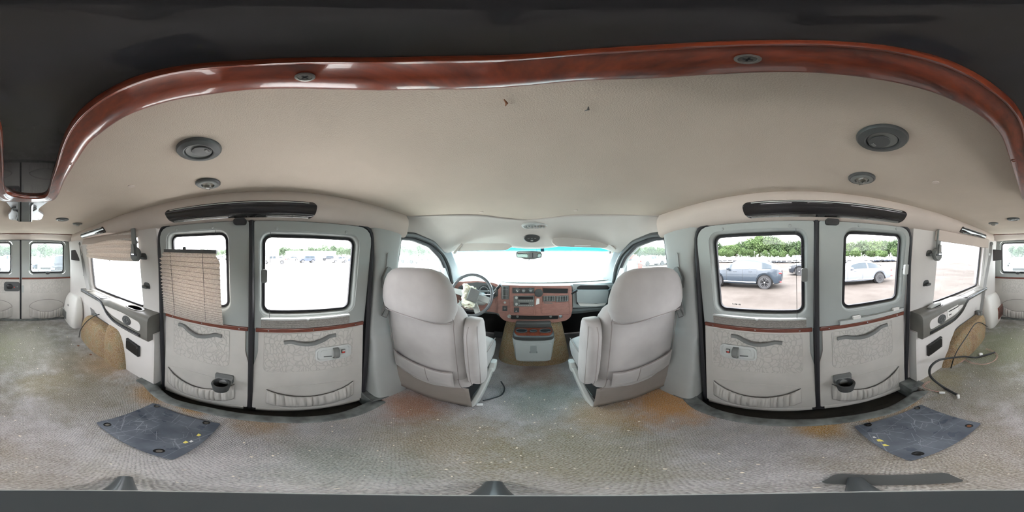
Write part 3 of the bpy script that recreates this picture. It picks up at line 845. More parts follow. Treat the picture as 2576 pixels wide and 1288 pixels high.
# A pillars
for i, s in enumerate((-1, 1)):
    T = [Vector((s * .775, 1.40, 1.135)), Vector((s * .80, 1.56, 1.02)), Vector((s * .825, 1.72, .90)), Vector((s * .85, 1.90, .76))]
    B = [Vector((s * .815, 1.30, 1.13)), Vector((s * .83, 1.40, 1.03)), Vector((s * .845, 1.50, .93)), Vector((s * .86, 1.60, .79))]
    rings = [[t, t + Vector((s * .03, .04, .03)), b + Vector((s * .05, .02, .03)), b] for t, b in zip(T, B)]
    struct('trim_%d' % (12 + i), MB().loft(rings), M['apillar'], 'grey windshield pillar on the %s side' % ('left', 'right')[i], bevel=.008)

# windshield
def wsf(u, v, off=0.0):
    x = -.86 + 1.72 * u; c = 1 - (x / .86) ** 2
    top = Vector((x * .93, 1.43 + .075 * c, 1.20)); bot = Vector((x * 1.0, 1.90 + .15 * c, .755))
    p = top.lerp(bot, v); p.y += .02 * sin(pi * v) + off
    return p
w = struct('window_3', MB().grid(lambda u, v: wsf(u, .20 + .80 * v), 24, 12), M['glass_wind'], 'dusty windshield full of glare above the dashboard', solid=.004)
part('shade_band', MB().grid(lambda u, v: wsf(u, .20 * v), 24, 3), M['glass_band'], w, solid=.004)
part('mirror_wire', MB().tube([wsf(.522, .10, -.02), wsf(.523, .13, -.03), wsf(.526, .16, -.03), wsf(.520, .19, -.03)], .0025, 6), M['rubber'], w)
part('toll_tag', MB().box(wsf(.558, .135, -.012), (.035, .012, .052), Matrix.Rotation(radians(-40), 3, 'X')), M['rubber'], w, bevel=.003)

# ------------------------------------------------------------------ rear wall and rear doors
rw = MB()
def fnB(u, v, d): return Vector((u, YB - d, v))
for s in (-1, 1):
    # corner pillar facing into the cabin
    x0, x1 = (.787, .80) 
    secs = []
    for z, k in ((.0, 0), (.42, 0), (.60, 0), (.9, .004), (1.22, .02)):
        secs.append([Vector((s * (.775 - k), YB - .0, z)), Vector((s * (.735 - k), YB + .13, z)), Vector((s * (.745 - k), YB + .19, z)), Vector((s * (wx(z) - .018), YB + .40, z)), Vector((s * (wx(z) + .002), YB + .52 + (.12 if s < 0 else 0), z)), Vector((s * .90, YB + .5, z)), Vector((s * .90, YB, z))])
    rw.loft(secs)
rw.prism([(-.90, -.05), (.90, -.05), (.90, 1.33), (-.90, 1.33)], [[(-.80, -.03), (-.80, 1.262), (.80, 1.262), (.80, -.03)]], fnB, -.0, .06)
wb_o = struct('wall_back', rw, M['white_panel'], 'off-white rear corner pillars framing the rear doors', ang=50, bevel=.0)
RD = {7: (-.785, -.010, (-.665, -.156, .756, 1.205)), 8: (.010, .785, (.156, .665, .756, 1.205))}
for n, (x0, x1, w) in RD.items():
    s = -1 if n == 7 else 1
    fn = fnB
    rim = .03
    body = MB().prism(fillet([(x0, -.02), (x1, -.02), (x1, 1.245), (x0, 1.245)], [.01, .01, .06 if s > 0 else .01, .01 if s > 0 else .06]), [rrect(w[0] - rim, w[1] + rim, w[2] - rim, w[3] + rim, .06)], fn, -.004, .05)
    d = struct('door_%d' % n, body, M['door_grey'], ('rear door leaf behind the left corner pillar, without a latch', 'rear door leaf with the dark latch plate')[s > 0], bevel=.005)
    part('lower_panel', MB().prism(fillet([(x0 + .004, .01), (x1 - .004, .01), (x1 - .004, .655), (x0 + .004, .655)], .01, 3), [], fn, -.02, .0), M['door_fabric'], d, bevel=.005)
    ws = part('wood_strip', MB().prism([(x0 + .01, .655), (x1 - .01, .655), (x1 - .01, .680), (x0 + .01, .680)], [], fn, -.026, 0), M['wood_strip'], d, bevel=.005)
    win_unit(s, w, d, fn, r=.05, depth=.045, rim=.03, glassm='glass_rear')
    part('door_seal', MB().tube([fn(u, v, -.002) for u, v in ((x0 - .006, 0), (x0 - .006, 1.25), (x1 + .006, 1.25), (x1 + .006, 0))], .009, 8, True), M['rubber'], d)
    # blind clips on the window sill
    for xx in (w[0] + .05, (w[0] + w[1]) / 2 + .07):
        pass
    part('window_bar', MB().prism([(w[0] + .01, .752), (w[0] + .22, .752), (w[0] + .22, .770), (w[0] + .01, .770)], [], fn, -.006, .03), M['black'], d)
    part('window_bar', MB().prism([(w[1] - .22, .752), (w[1] - .02, .752), (w[1] - .02, .770), (w[1] - .22, .770)], [], fn, -.006, .03), M['black'], d)
    xc = (w[0] + w[1]) / 2 + (-.04 if s < 0 else .04) * 0
    k = MB(); blob(k, [((xc, YB + .01, .745), .032, .022, 2.4), ((xc, YB + .03, .752), .030, .024, 2.4), ((xc, YB + .045, .756), .014, .014, 2.2)], 16, axis='y')
    part('window_latch', k, M['dark_grey'], d)
    for xx in (w[0] + .06, w[1] - .08):
        part('screw_cap', MB().lathe([(.008, 0), (.007, .005), (.001, .007)], fn(xx, 1.222, -.004), (0, 1, 0), 12), M['light_grey'], d)
    # fabric insert rectangle and oval gathered pocket
    pl = rrect(w[0] + .012, w[1] + .012 if s < 0 else w[1] - .012, .435, .640, .02) if s < 0 else rrect(.18, .66, .435, .640, .02)
    part('fabric_insert', MB().prism(pl, [], fn, -.023, -.018), M['insert'], d)
    fr_ = lambda u, v, dd: fnB(u, v, dd - .012)
    xa, xb = ((-.665, -.130), (.130, .665))[s > 0]
    pocket(fr_, xa, xb, .215, .125, d, seed=20 + n)
    ov = [fnB((xa + xb) / 2 + (xb - xa) / 2 * cos(pi * k / 30), .215 + .115 * sin(pi * k / 30), -.021) for k in range(31)]
    part('pocket_piping', MB().tube(ov, .003, 6), M['seat_seam'], d)
    if s > 0:
        xc, zc = .135, .545
        o = part('latch_plate', MB().prism(rrect(xc - .125, xc + .115, zc - .075, zc + .07, .035), [], fn, -.034, -.018), M['dark_grey'], d, bevel=.006)
        h = MB(); blob(h, [((xc + .03, YB + .035, zc), .045, .04, 2.6), ((xc + .03, YB + .055, zc), .04, .035, 2.6), ((xc + .03, YB + .060, zc), .028, .028, 2.4)], 18, axis='y')
        part('latch_handle', h, M['black'], o)
        part('lock_flag', MB().box((xc - .04 + .1 * 0, YB + .036, zc - .012), (.016, .004, .012)), M['dark_red'], o)
        part('key_button', MB().lathe([(.010, 0), (.010, .006)], (xc - .085, YB + .034, zc), (0, 1, 0), 12), M['mid_grey'], o)
    else:
        part('latch_stop', MB().prism(rrect(-.045, -.020, .45, .56, .008), [], fn, -.030, -.018), M['door_grey'], d)
st = MB().prism([(-.80, YB + .02), (.80, YB + .02), (.80, YB + .09), (-.80, YB + .09)], [], lambda u, v, d: Vector((u, v, d)), .001, .008)
struct('trim_14', st, M['sill'], 'dark rubber edge strip of the floor in front of the rear doors', bevel=.003)

# black speaker patches on the corner pillars
for s, nm in ((-1, 'left'), (1, 'right')):
    a, b = (atY(180, 658, -2.22), atY(201, 658, -2.02)) if s < 0 else (atY(2520, 655, -2.22), atY(2499, 655, -2.02))
    mb = MB(); o_ = Vector((-s * .010, .008, 0))
    mb.loft([[Vector((a.x, a.y, .958)) + o_, Vector((b.x, b.y, .950)) + o_, Vector((b.x, b.y, .950)) - o_ * 1.2, Vector((a.x, a.y, .958)) - o_ * 1.2],
             [Vector((a.x, a.y, 1.092)) + o_, Vector((b.x, b.y, 1.100)) + o_, Vector((b.x, b.y, 1.100)) - o_ * 1.2, Vector((a.x, a.y, 1.092)) - o_ * 1.2]])
    one('pillar_speaker', mb, M['speaker_cloth'], 'square dark speaker grille on the %s rear corner pillar' % nm, 'speaker', 'square speakers on the rear pillars', bevel=.004)

# lower white corner covers
def corner_cover(s):
    mb = MB(); secs = []
    for z, xi, y0, y1 in ((.0, .655, -2.43, -1.98), (.06, .640, -2.435, -1.955), (.20, .640, -2.435, -1.935), (.30, .655, -2.43, -1.945), (.37, .675, -2.42, -1.97), (.42, .705, -2.405, -2.01), (.445, .73, -2.39, -2.05), (.45, .745, -2.36, -2.10)):
        secs.append((((xi + .815) / 2 * s, (y0 + y1) / 2, z), (.815 - xi) / 2, (y1 - y0) / 2, 3.6))
    return blob(mb, secs, 36)
for s, nm in ((-1, 'left'), (1, 'right')):
    r = thing('corner_cover', ('white corner cover with a slotted vent grille, by the rear doors', 'white corner cover with a brown wood vent, by the rear doors')[s > 0], 'panel', (s * .72, -2.2, 0), 'corner covers by the rear doors')
    part('cover_shell', corner_cover(s), M['white_hard'], r)
    if s < 0:
        gp = [atY(x, y, Y) for x, y, Y in ((173, 785, -2.36), (188, 790, -2.15), (188, 825, -2.15), (173, 800, -2.36))]
        # plate in the plane of the cover's inner face
        X = -.640
        fr2 = MB().prism([(-2.40, .065), (-2.20, .055), (-2.20, .185), (-2.40, .205)], [], lambda u, v, d: Vector((X + d, u, v)), -.01, .004)
        g = part('vent_grille', fr2, M['light_grey'], r, bevel=.002)
        for i in range(6):
            for j in range(8):
                pass
        for j in range(9):
            z = .070 + .0135 * j
            part('vent_slot', MB().box((X + .005, -2.30, z), (.004, .175, .007)), M['dark_grey'], g)
        part('chip', MB().prism([(-2.18, .30), (-2.165, .325), (-2.15, .295)], [], lambda u, v, d: Vector((-.652 + d, u, v)), 0, .005), M['mid_grey'], r)
    else:
        X = .640
        fr2 = MB().prism(rrect(-2.40, -2.17, .075, .255, .01), [], lambda u, v, d: Vector((X - d, u, v)), -.01, .006)
        g = part('wood_vent', fr2, M['wood'], r, bevel=.003)
        for j in range(5): part('vent_slot', MB().box((X - .007, -2.285, .11 + .028 * j), (.003, .18, .005)), M['black'], g)

# ------------------------------------------------------------------ side consoles
def side_console(s):
    nm = ('left', 'right')[s > 0]
    yf = -.70 if s < 0 else -.745
    yr = -1.84 if s < 0 else -1.93
    r = thing('side_console', 'grey padded armrest ledge with speaker and chrome strip along the %s wall' % nm, 'console', (s * .78, (yf + yr) / 2, .4), 'armrest ledges under the rear side windows')
    # body: deep in front, shallow behind
    def sec(y):
        t = (yf - y) / (yf - yr)
        k = min(1, max(0, (t - .40) / .16)); k = k * k * (3 - 2 * k)
        xi = .695 + .020 * k; top = .645 - .030 * k
        bot = .455 + .125 * k
        k2 = min(1, max(0, (t - .28) / .34)); bot = .455 + .115 * k2 * k2 * (3 - 2 * k2) + .012 * t
        e = .018
        return [(.816, bot), (xi + e * .6, bot), (xi + .004, bot + .010), (xi, bot + .03), (xi, top - .035), (xi + .006, top - .015), (xi + .022, top - .002), (xi + .045, top), (.816, top)]
    ys = [yf + (yr - yf) * i / 40 for i in range(41)]
    rings = [[Vector((s * x, y, z)) for x, z in sec(y)] for y in ys]
    e0 = [[Vector((s * (x if x > .8 else x + .01), yf + .006, z * .98 + .011)) for x, z in sec(yf)]]
    part('console_body', MB().loft(rings), M['console_grey'], r, ang=50, bevel=.006)
    def face(y, z, d):
        S = sec(y); return Vector((s * (S[3][0] - d), y, z))
    # inset long light panel
    z0, z1 = .512, .605
    pl = fillet([(yf - .06, z0), (yf - .06, z0 + .075), (yf - .25, z1 - .002), (yf - .47, z1 - .012), (yf - .515, z1 - .02), (yf - .50, .565), (yf - .40, .535)], [.035, .035, .02, .03, .02, .03, .05])
    part('inset_panel', MB().prism(pl, [], lambda u, v, d: face(max(u, yf - .44), v, d) + Vector((0, min(0, u - (yf - .44)), 0)), -.003, .004), M['white_panel'], r, bevel=.002)
    yc = yf - (.20 if s < 0 else .19); zc = .558
    ctr = face(yc, zc, .004)
    sp = part('speaker', MB().lathe([(.046, 0), (.046, .006), (.040, .010), (.034, .008), (.030, .009), (.006, .009)], ctr, (-s, 0, 0), 28, 1.0, .8, xa=(0, 1, 0)), M['dark_grey'], r)
    for k in range(6):
        a = k * pi / 3
        part('speaker_vane', MB().box(ctr + Vector((-s * .010, cos(a) * .020, sin(a) * .016)), (.003, .014, .006), Matrix.Rotation(s * a, 3, 'X')), M['mid_grey'], sp)
    if s > 0:
        tp = part('tape_slot_panel', MB().prism([(yf - .26, .545), (yf - .45, .552), (yf - .45, .612), (yf - .26, .608)], [], lambda u, v, d: face(max(u, yf - .42), v, d), .003, .008), M['white_hard'], r, bevel=.002)
        part('slot', MB().prism([(yf - .275, .588), (yf - .43, .592), (yf - .43, .600), (yf - .275, .596)], [], lambda u, v, d: face(max(u, yf - .42), v, d), .008, .0095), M['black'], tp)
        for k in range(3): part('label_mark', MB().prism([(yf - .28 - .012 * k, .556), (yf - .288 - .012 * k, .556), (yf - .288 - .012 * k, .566), (yf - .28 - .012 * k, .566)], [], lambda u, v, d: face(u, v, d), .008, .0092), M['black'], tp)
        hb = MB(); blob(hb, [(Vector((s * .765, yf - .14 - .03 * k, .647 + h)), .020, hh, 3) for k, h, hh in ((0, 0, .006), (1, .006, .012), (3, .010, .014), (4, .010, .010))], 14, axis='y')
        part('ashtray_lid', hb, M['light_grey'], r)
    # chrome strip in a dark groove
    def strip(t0, t1, off, rad, name, m, parent, n=40):
        pts = []
        for i in range(n + 1):
            y = yf + (yr - yf) * (t0 + (t1 - t0) * i / n); S = sec(y); pts.append(Vector((s * (S[3][0] - off), y, S[2][1] + .020 - .004 * i / n)))
        return part(name, MB().tube(pts, rad, 10), m, parent)
    gv = strip(.055, .97, -.002, .012, 'trim_groove', M['black'], r)
    strip(.06, .965, .010, .0055, 'chrome_strip', M['dark_chrome'], gv)
    # cup wells on the ledge
    for i, yy in enumerate((yf - .66, yf - .98)):
        rr = .036
        c = Vector((s * .765, yy, .6165))
        m_ = M['black'] if i == 0 else M['console_grey']
        part('cup_well', MB().lathe([(rr, .0005), (rr, .003), (rr - .005, .0025), (rr - .008, -.012 if i else -.02), (.002, -.012 if i else -.02)], c, (0, 0, 1), 24), m_, r)
    c = Vector((s * .765, yf - .20, .645))
    part('dished_tray', MB().lathe([(.062, .000), (.062, .004), (.054, .003), (.040, -.004), (.002, -.006)], c, (0, 0, 1), 28, .7, 1.5, xa=(1, 0, 0)), M['console_grey'], r)
    # lower white panel with angled rear edge
    q = []
    X = .748
    yb = yf + .012
    hump0 = -1.02 if s < 0 else -1.03
    pts = [(yb, -.0), (hump0, -.0), (hump0 - .10, .24), (hump0 - .25, .42), (yr + .02, .44), (yr + .02, .60), (yb - .45, .56), (yb, .50)]
    pl = MB().prism(pts, [], lambda u, v, d: Vector((s * (X + d), u, v)), 0, .02)
    o = one('kick_panel', pl, M['white_panel'], 'white lower wall panel with a black box grille under the %s armrest ledge' % nm, 'panel', 'white panels under the armrest ledges')
    fp = MB().prism([(X - .001, 0), (.816, 0), (.816, .5), (X - .001, .5)], [], lambda u, v, d: Vector((s * u, yb + .002 - d, v)), 0, .02)
    part('front_face', fp, M['white_panel'], o)
    by0, by1 = (yf - .115, yf - .255) if s < 0 else (yf - .085, yf - .245)
    bx = MB().prism([(by0, .245), (by1, .265), (by1, .365), (by0, .345)], [], lambda u, v, d: Vector((s * (X - d), u, v)), 0, .022)
    b = part('speaker_box', bx, M['black'], o, bevel=.004)
    for (u, v) in ((by0 - .012, .258), (by1 + .012, .278), (by1 + .012, .352), (by0 - .012, .332)):
        part('screw', MB().lathe([(.004, 0), (.003, .002)], (s * (X - .022), u, v), (-s, 0, 0), 8), M['chrome'], b)
side_console(-1); side_console(1)

# wheel arch humps under carpet
def hump(pts, top, s, name, label, X=.80, lean=.0, n=18):
    """pts: floor outline (y, reach) seen from above; smooth mound against the wall"""
    (ya, yb, reach) = pts
    mb = MB()
    rings = []
    for i in range(n + 1):
        t = i / n; a = t * pi / 2
        hz = top * sin(a) ** .85; k = cos(a) ** .85
        yc = (ya + yb) / 2 + lean * t
        ring = []
        for j in range(25):
            th = pi * j / 24
            yy = yc + (yb - ya) / 2 * cos(th) * (.36 + .64 * k)
            xx = reach * (abs(sin(th)) ** .45) * (.45 + .55 * k)
            ring.append(Vector((s * (X - xx), yy, hz)))
        rings.append(ring)
    mb.loft(rings, caps=False, closed=False)
    mb.add(rings[-1], [tuple(range(25))])
    return one(name, mb, M['carpet_brown'], label, 'carpet hump', 'brown carpeted humps by the side walls', ang=60)
hump((-1.26, -.97, .125), .385, -1, 'carpet_hump', 'brown carpeted hump beside the left white panel, nearer to the side door', lean=-.05)
hump((-1.82, -1.15, .145), .325, -1, 'carpet_hump', 'longer brown carpeted wheel arch between the left hump and the corner cover')
hump((-1.84, -1.00, .150), .290, 1, 'carpet_hump', 'brown carpeted wheel arch by the right wall with a black cord over it', lean=-.20)
one('arch_cord', MB().tube(smooth([(-.795, -1.50, .385), (-.74, -1.52, .365), (-.67, -1.56, .29), (-.645, -1.66, .14), (-.65, -1.72, .01)], 6), .005, 6), M['wire_black'], 'black cord running over the left brown wheel arch', 'cord')

one('arch_cord', MB().tube(smooth([atX(2484, 822, .665), atX(2468, 812, .650), atX(2452, 816, .645), atX(2432, 846, .640), atX(2412, 876, .640), atX(2400, 900, .642), atZ(2392, 926, .006)], 6), .005, 6), M['wire_black'], 'black cord running over the right brown wheel arch', 'cord')

# ------------------------------------------------------------------ seats
def captain_seat(s):
    side = ('left', 'right')[s > 0]
    nm = ('driver', 'passenger')[s > 0]
    xc = s * .515
    r = thing('captain_seat', 'grey velour %s seat with raised armrest, %s' % (nm, ('behind the steering wheel', 'facing the glove box')[s > 0]), 'seat', (xc, .9, 0), 'two grey velour front seats')
    def yr(z): return .565 + (.88 - z) * .155           # rear surface of the backrest
    # cushion
    cu = MB(); blob(cu, [((xc, y, z), w, h, 3.2) for y, z, w, h in ((.66, .34, .20, .06), (.70, .34, .245, .085), (.80, .345, .262, .092), (.95, .35, .265, .090), (1.08, .355, .262, .085), (1.17, .36, .25, .072), (1.21, .36, .22, .045), (1.22, .36, .15, .02))], 30, axis='y')
    c = part('seat_cushion', cu, M['seat'], r, ang=70)
    part('cushion_piping', MB().tube([(xc + a * .19, 1.0, .436 - .002) if False else (xc + a * .262, .72 + .44 * t, .365 + .055) for a, t in ((s * -1 * .94, k / 10) for k in range(11))], .0035, 6), M['seat_seam'], c)
    # backrest
    bk = MB(); sec = []
    for z, hw, th in ((.262, .10, .03), (.275, .16, .055), (.31, .20, .075), (.36, .225, .082), (.45, .240, .085), (.55, .246, .085), (.65, .246, .083), (.72, .242, .080), (.78, .232, .074), (.82, .215, .066), (.845, .19, .055), (.858, .15, .040)):
        off = 0.012 * s * (1 if z < .4 else .0)
        sec.append(((xc, yr(z) + th, z), hw, th, 3.4 if z > .35 else 2.8))
    blob(bk, sec, 36)
    b = part('backrest', bk, M['seat'], r, ang=70)
    # piping loop on the rear face
    lp = [(xc + a * w, yr(z) + .0 + .006 + .020 * max(0, abs(a) - .9) * 0, z) for a, w, z in
          [(-1, .205, z) for z in (.36, .45, .55, .65, .74, .79)] + [(-.7, .205, .825), (0, 0, .832), (.7, .205, .825)] + [(1, .205, z) for z in (.79, .74, .65, .55, .45, .36)]]
    part('back_piping', MB().tube(smooth([Vector(p) for p in lp], 4), .0020, 6), M['seat_seam'], b)
    # map pocket
    def pk(u, v):
        x = xc + (-.185 + .37 * u) ; sag = (2 * u - 1) ** 2
        top = .455 - .02 * (1 - sag) + .01 * s * (u - .5); bot = .300 + .03 * sag
        z = bot + (top - bot) * v
        e = min(1, 8 * u, 8 * (1 - u)) * min(1, .2 + 2 * v)
        return Vector((x, yr(z) - .004 - .012 * e * v ** .5, z))
    p = part('map_pocket', MB().grid(pk, 24, 8), M['seat'], r, solid=.006, ang=70)
    part('pocket_edge', MB().tube([pk(k / 30, 1) + Vector((0, -.002, .001)) for k in range(31)], .004, 6), M['seat_seam'], p)
    part('pocket_seam', MB().tube([pk(.5 + .12 * s * -1, k / 10) + Vector((0, -.006, 0)) for k in range(11)], .0022, 6), M['seat_seam'], p)
    part('back_zip_seam', MB().tube([(xc + .205 * s * -1, yr(.40) + .0, .40), (xc + .21 * s * -1, yr(.33) + .004, .33), (xc + .22 * s * -1, yr(.28) + .02, .28)], .002, 6), M['seat_seam'], b)
    # headrest
    hd = MB(); sec = []
    for z, hw, th in ((.762, .12, .03), (.768, .175, .055), (.785, .205, .068), (.83, .217, .072), (.88, .214, .070), (.93, .198, .066), (.965, .176, .058), (.988, .146, .046), (1.002, .10, .028), (1.005, .05, .012)):
        sec.append(((xc, .515 + .072 + (.88 - z) * .05, z), hw, th, 2.9))
    blob(hd, sec, 32)
    h = part('headrest', hd, M['seat'], r, ang=70)
    zs = [k / 30 for k in range(31)]
    part('headrest_seam', MB().tube([(xc + (2 * t - 1) * .20, .515 + .010 + .055 * abs(2 * t - 1) ** 6, .775 + .010 * (1 - abs(2 * t - 1) ** 2) - .004) for t in zs], .0022, 6), M['seat_seam'], h)
    # armrest folded up
    xa = s * .243
    ar = MB(); blob(ar, [((xa, y, z), .034, dy, 3.0) for z, y, dy in ((.365, .715, .035), (.372, .715, .055), (.40, .712, .072), (.50, .695, .082), (.60, .68, .084), (.70, .665, .080), (.75, .658, .066), (.772, .655, .048), (.782, .655, .024))], 26)
    a = part('armrest', ar, M['seat'], r, ang=70)
    zz = [(.38, .700), (.45, .695), (.6, .672), (.72, .655), (.765, .652)]
    part('armrest_seam', MB().tube(smooth([(xa, y - .083 + (.02 if z < .4 or z > .76 else 0), z) for z, y in zz], 5), .0016, 6), M['seat_seam'], a)
    part('armrest_seam', MB().tube(smooth([(xa - s * .030, y - .045, z) for z, y in zz], 5), .0014, 6), M['seat_seam'], a)
    # side cover bar with the recline lever
    lv = MB()
    pts = [Vector((s * .285, .775, .035)), Vector((s * .268, .83, .12)), Vector((s * .252, .90, .215)), Vector((s * .240, .955, .285))]
    lv.loft([[p + Vector((dx * .016, dy * w, dz * w * .3)) for dx, dy, dz in ((-1, -1, 1), (1, -1, 1), (1, 1, -1), (-1, 1, -1))] for p, w in zip(pts, (.048, .040, .036, .030))])
    l = part('recliner_cover', lv, M['light_grey'], r, bevel=.008, bseg=3)
    pts = [Vector((s * .240, .945, .265)), Vector((s * .236, .965, .30)), Vector((s * .234, .975, .325))]
    part('recliner_lever', MB().loft([[p + Vector((dx * w * .7, dy * w, 0)) for dx, dy in sup(1, 12, 4)] for p, w in zip(pts, (.034, .030, .027))]), M['light_grey'], l, bevel=.003)
    part('lever_wing', MB().prism(fillet([(.92, .20), (1.05, .235), (1.02, .27), (.96, .27)], .012), [], lambda u, v, d: Vector((s * (.252 - d), u, v)), -.012, .012), M['light_grey'], l, bevel=.004)
    # skirt
    def sk(u, v):
        x = xc - .235 + .47 * u if s < 0 else xc + .235 - .47 * u
        z = .285 - (.245 if u > .5 else .245) * v + .03 * (1 - u) * v
        return Vector((x, .690 + .045 * u * v + .004 * sin(9 * u) * v, z))
    part('skirt', MB().grid(sk, 20, 6), M['skirt'], r, solid=.005, ang=70)
    # pedestal and track
    part('pedestal', MB().box((xc, .95, .14), (.40, .40, .28)), M['black'], r, bevel=.01)
    part('seat_track', MB().box((xc - s * .19 * 1, .93, .03), (.03, .36, .05)), M['steel'], r, bevel=.004)
    return r
seatL = captain_seat(-1); seatR = captain_seat(1)
one('seat_cable', MB().tube(smooth([(-.255, .83, .02), (-.215, .88, .006), (-.175, .93, .008), (-.17, .99, .03), (-.20, 1.03, .07)], 6), .005, 6), M['wire_black'], 'short black cable looping beside the driver seat lever', 'cable')
one('paper_scrap', MB().box((-.262, .795, .008), (.035, .022, .012), Matrix.Rotation(.4, 3, 'Z')), M['white'], 'small crumpled white scrap by the foot of the driver seat', 'scrap', bevel=.004)
one('leaf', MB().tube(smooth([atY(990, 757, .545), atY(997, 764, .535), atY(1006, 762, .54)], 4), [.001, .003, .004, .004, .004, .004, .003, .002, .001], 5), M['brown'], 'yellow dry leaf stuck below the driver headrest', 'leaf')

# front seat belts on the B pillars
for s, nm, px in ((-1, 'left', 0), (1, 'right', 0)):
    r = thing('front_seat_belt', '%s front seat belt loop on the pillar beside the headrest' % nm, 'seat belt', (s * .75, .60, .85), 'front seat belts')
    part('belt_guide', MB().prism(fillet([(.565, .93), (.60, 1.00), (.63, .99), (.645, .90), (.61, .86), (.575, .87)], .012), [], lambda u, v, d: Vector((s * (.745 - d), u, v)), -.02, .008), M['mid_grey'], r, bevel=.004)
    part('guide_bolt', MB().lathe([(.012, 0), (.012, .012), (.004, .016)], (s * .74, .60, .90), (-s, 0, 0), 12), M['chrome'], r)
    part('belt_strap', MB().ribbon([(s * .752, .62, .88), (s * .742, .60, .80), (s * .740, .585, .74), (s * .765, .60, .70)], .046, .003, (s, 0, 0)), M['strap'], r)
    part('tongue', MB().tube([(s * .725, .57, .70), (s * .735, .60, .74)], .015, 8), M['mid_grey'], r)

# ------------------------------------------------------------------ dashboard
dash = thing('dashboard', 'grey dashboard with wood centre panel, radio, vents and instrument cluster', 'dashboard', (0, 1.6, .4))
def prof_y(off=0):
    return [(1.98, .775), (1.62, .805), (1.535, .808), (1.505, .795), (1.50, .77), (1.515, .66), (1.525, .60), (1.53, .50), (1.60, .45), (1.75, .42), (2.08, .42), (2.08, .70)]
rings = []
for k in range(25):
    x = -.86 + 1.72 * k / 24
    e = min(1, (.86 - abs(x)) / .05)
    lift = .022 * math.exp(-((x + .50) / .20) ** 2)          # hood over the instruments
    sag = 0.045 * (1 if x > .35 else 0) + .055 * math.exp(-((x + .5) / .28) ** 2)
    rings.append([Vector((x, y + (.02 * (1 - e)), z + (lift if z > .74 else 0) + ((1 - e) * -.012 if z > .7 else 0) + (0 if z > .55 else (-.03 if abs(x) < .3 else .02)))) for y, z in prof_y()])
part('dash_body', MB().loft(rings), M['dash_grey'], dash, ang=40, bevel=.006)
part('dash_top_pad', MB().grid(lambda u, v: Vector((-.80 + 1.6 * u, 1.60 + (.33 + .10 * sin(pi * u)) * v, .812 - .030 * v)), 20, 4), M['white_panel'], dash, solid=.008)
def pY(px, py, Y=1.47): p = atY(px, py, Y); return (p.x, p.z)
def panel(name, pix, m, Y=1.47, t=.012, parent=None, r=.0, holes=(), bevel=.0, **kw):
    pts = [pY(x, y, Y) for x, y in pix]
    if r: pts = fillet(pts, r)
    hs = [[pY(x, y, Y) for x, y in h] for h in holes]
    return part(name, MB().prism(pts, hs, lambda u, v, d: Vector((u, Y + d, v)), 0, t), m, parent or dash, bevel=bevel, **kw)
wd = panel('wood_centre_panel', [(1254, 716), (1438, 718), (1440, 780), (1436, 797), (1425, 806), (1400, 811), (1290, 811), (1268, 806), (1257, 796), (1253, 780)], M['wood_dash'], Y=1.455, t=.05, r=.02, bevel=.008)
panel('wood_instrument_surround', [(1128, 716), (1150, 709), (1200, 706), (1240, 711), (1256, 717), (1256, 790), (1246, 786), (1140, 772), (1130, 768)], M['wood_dash'], Y=1.475, t=.03, r=.01, bevel=.006)
cl = panel('instrument_cluster', [(1153, 722), (1170, 713), (1200, 710), (1232, 714), (1252, 726), (1252, 745), (1240, 750), (1160, 748), (1153, 740)], M['dark_grey'], Y=1.466, t=.02, r=.012, bevel=.003)
def dial(cx, cy, rr, parent, n=14, Y=1.460):
    c = Vector((pY(cx, cy, Y)[0], Y, pY(cx, cy, Y)[1]))
    d = part('gauge_dial', MB().lathe([(rr, 0), (rr, .003), (rr * .93, .002), (.001, .002)], c, (0, -1, 0), 28), M['black'], parent)
    tk = MB()
    for k in range(n):
        a = radians(-40 + 260 * k / (n - 1))
        tk.box(c + Vector((cos(a) * rr * .78, -.004, sin(a) * rr * .78)), (rr * .16, .001, .0022), Matrix.Rotation(-a, 3, 'Y'))
    part('gauge_ticks', tk, M['white'], d)
    part('gauge_needle', MB().box(c + Vector((-rr * .3, -.005, -rr * .1)), (rr * .6, .001, .002), Matrix.Rotation(.3, 3, 'Y')), M['dark_red'], d)
dial(1218, 732, .055, cl, 20); dial(1241, 744, .026, cl, 8); dial(1166, 728, .026, cl, 8)
def vent_grille(px0, px1, py0, py1, nv, nh, Y=1.45, name='air_vent'):
    o = panel(name, [(px0, py0), (px1, py0), (px1, py1), (px0, py1)], M['black'], Y=Y, t=.012, r=.008, bevel=.002)
    x0, z1 = pY(px0, py0, Y); x1, z0 = pY(px1, py1, Y)
    b = .006
    part('vent_rim', MB().loft([[Vector((u, Y - d, v)) for u, v in rrect(x0 + e, x1 - e, z0 + e, z1 - e, .008)] for e, d in ((0, 0), (.001, .005), (b, .005), (b, 0))], caps=False), M['mid_grey'], o)
    for i in range(nv): part('vane', MB().box((x0 + b + (x1 - x0 - 2 * b) * (i + .5) / nv, Y - .003, (z0 + z1) / 2), (.0025, .008, z1 - z0 - 2 * b)), M['light_grey'], o)
    for i in range(nh): part('vane', MB().box(((x0 + x1) / 2, Y - .001, z0 + b + (z1 - z0 - 2 * b) * (i + .5) / nh), (x1 - x0 - 2 * b, .008, .0025)), M['mid_grey'], o)
    return o
vent_grille(1261, 1280, 719, 753, 5, 2); vent_grille(1129, 1141, 714, 745, 3, 3, 1.466); vent_grille(1366, 1397, 744, 758, 7, 4); vent_grille(1398, 1430, 744, 758, 7, 4); vent_grille(1536, 1553, 729, 761, 4, 4, 1.48)
hv = panel('climate_panel', [(1289, 724), (1344, 724), (1344, 738), (1289, 738)], M['dark_grey'], Y=1.449, t=.01, r=.004, bevel=.002)
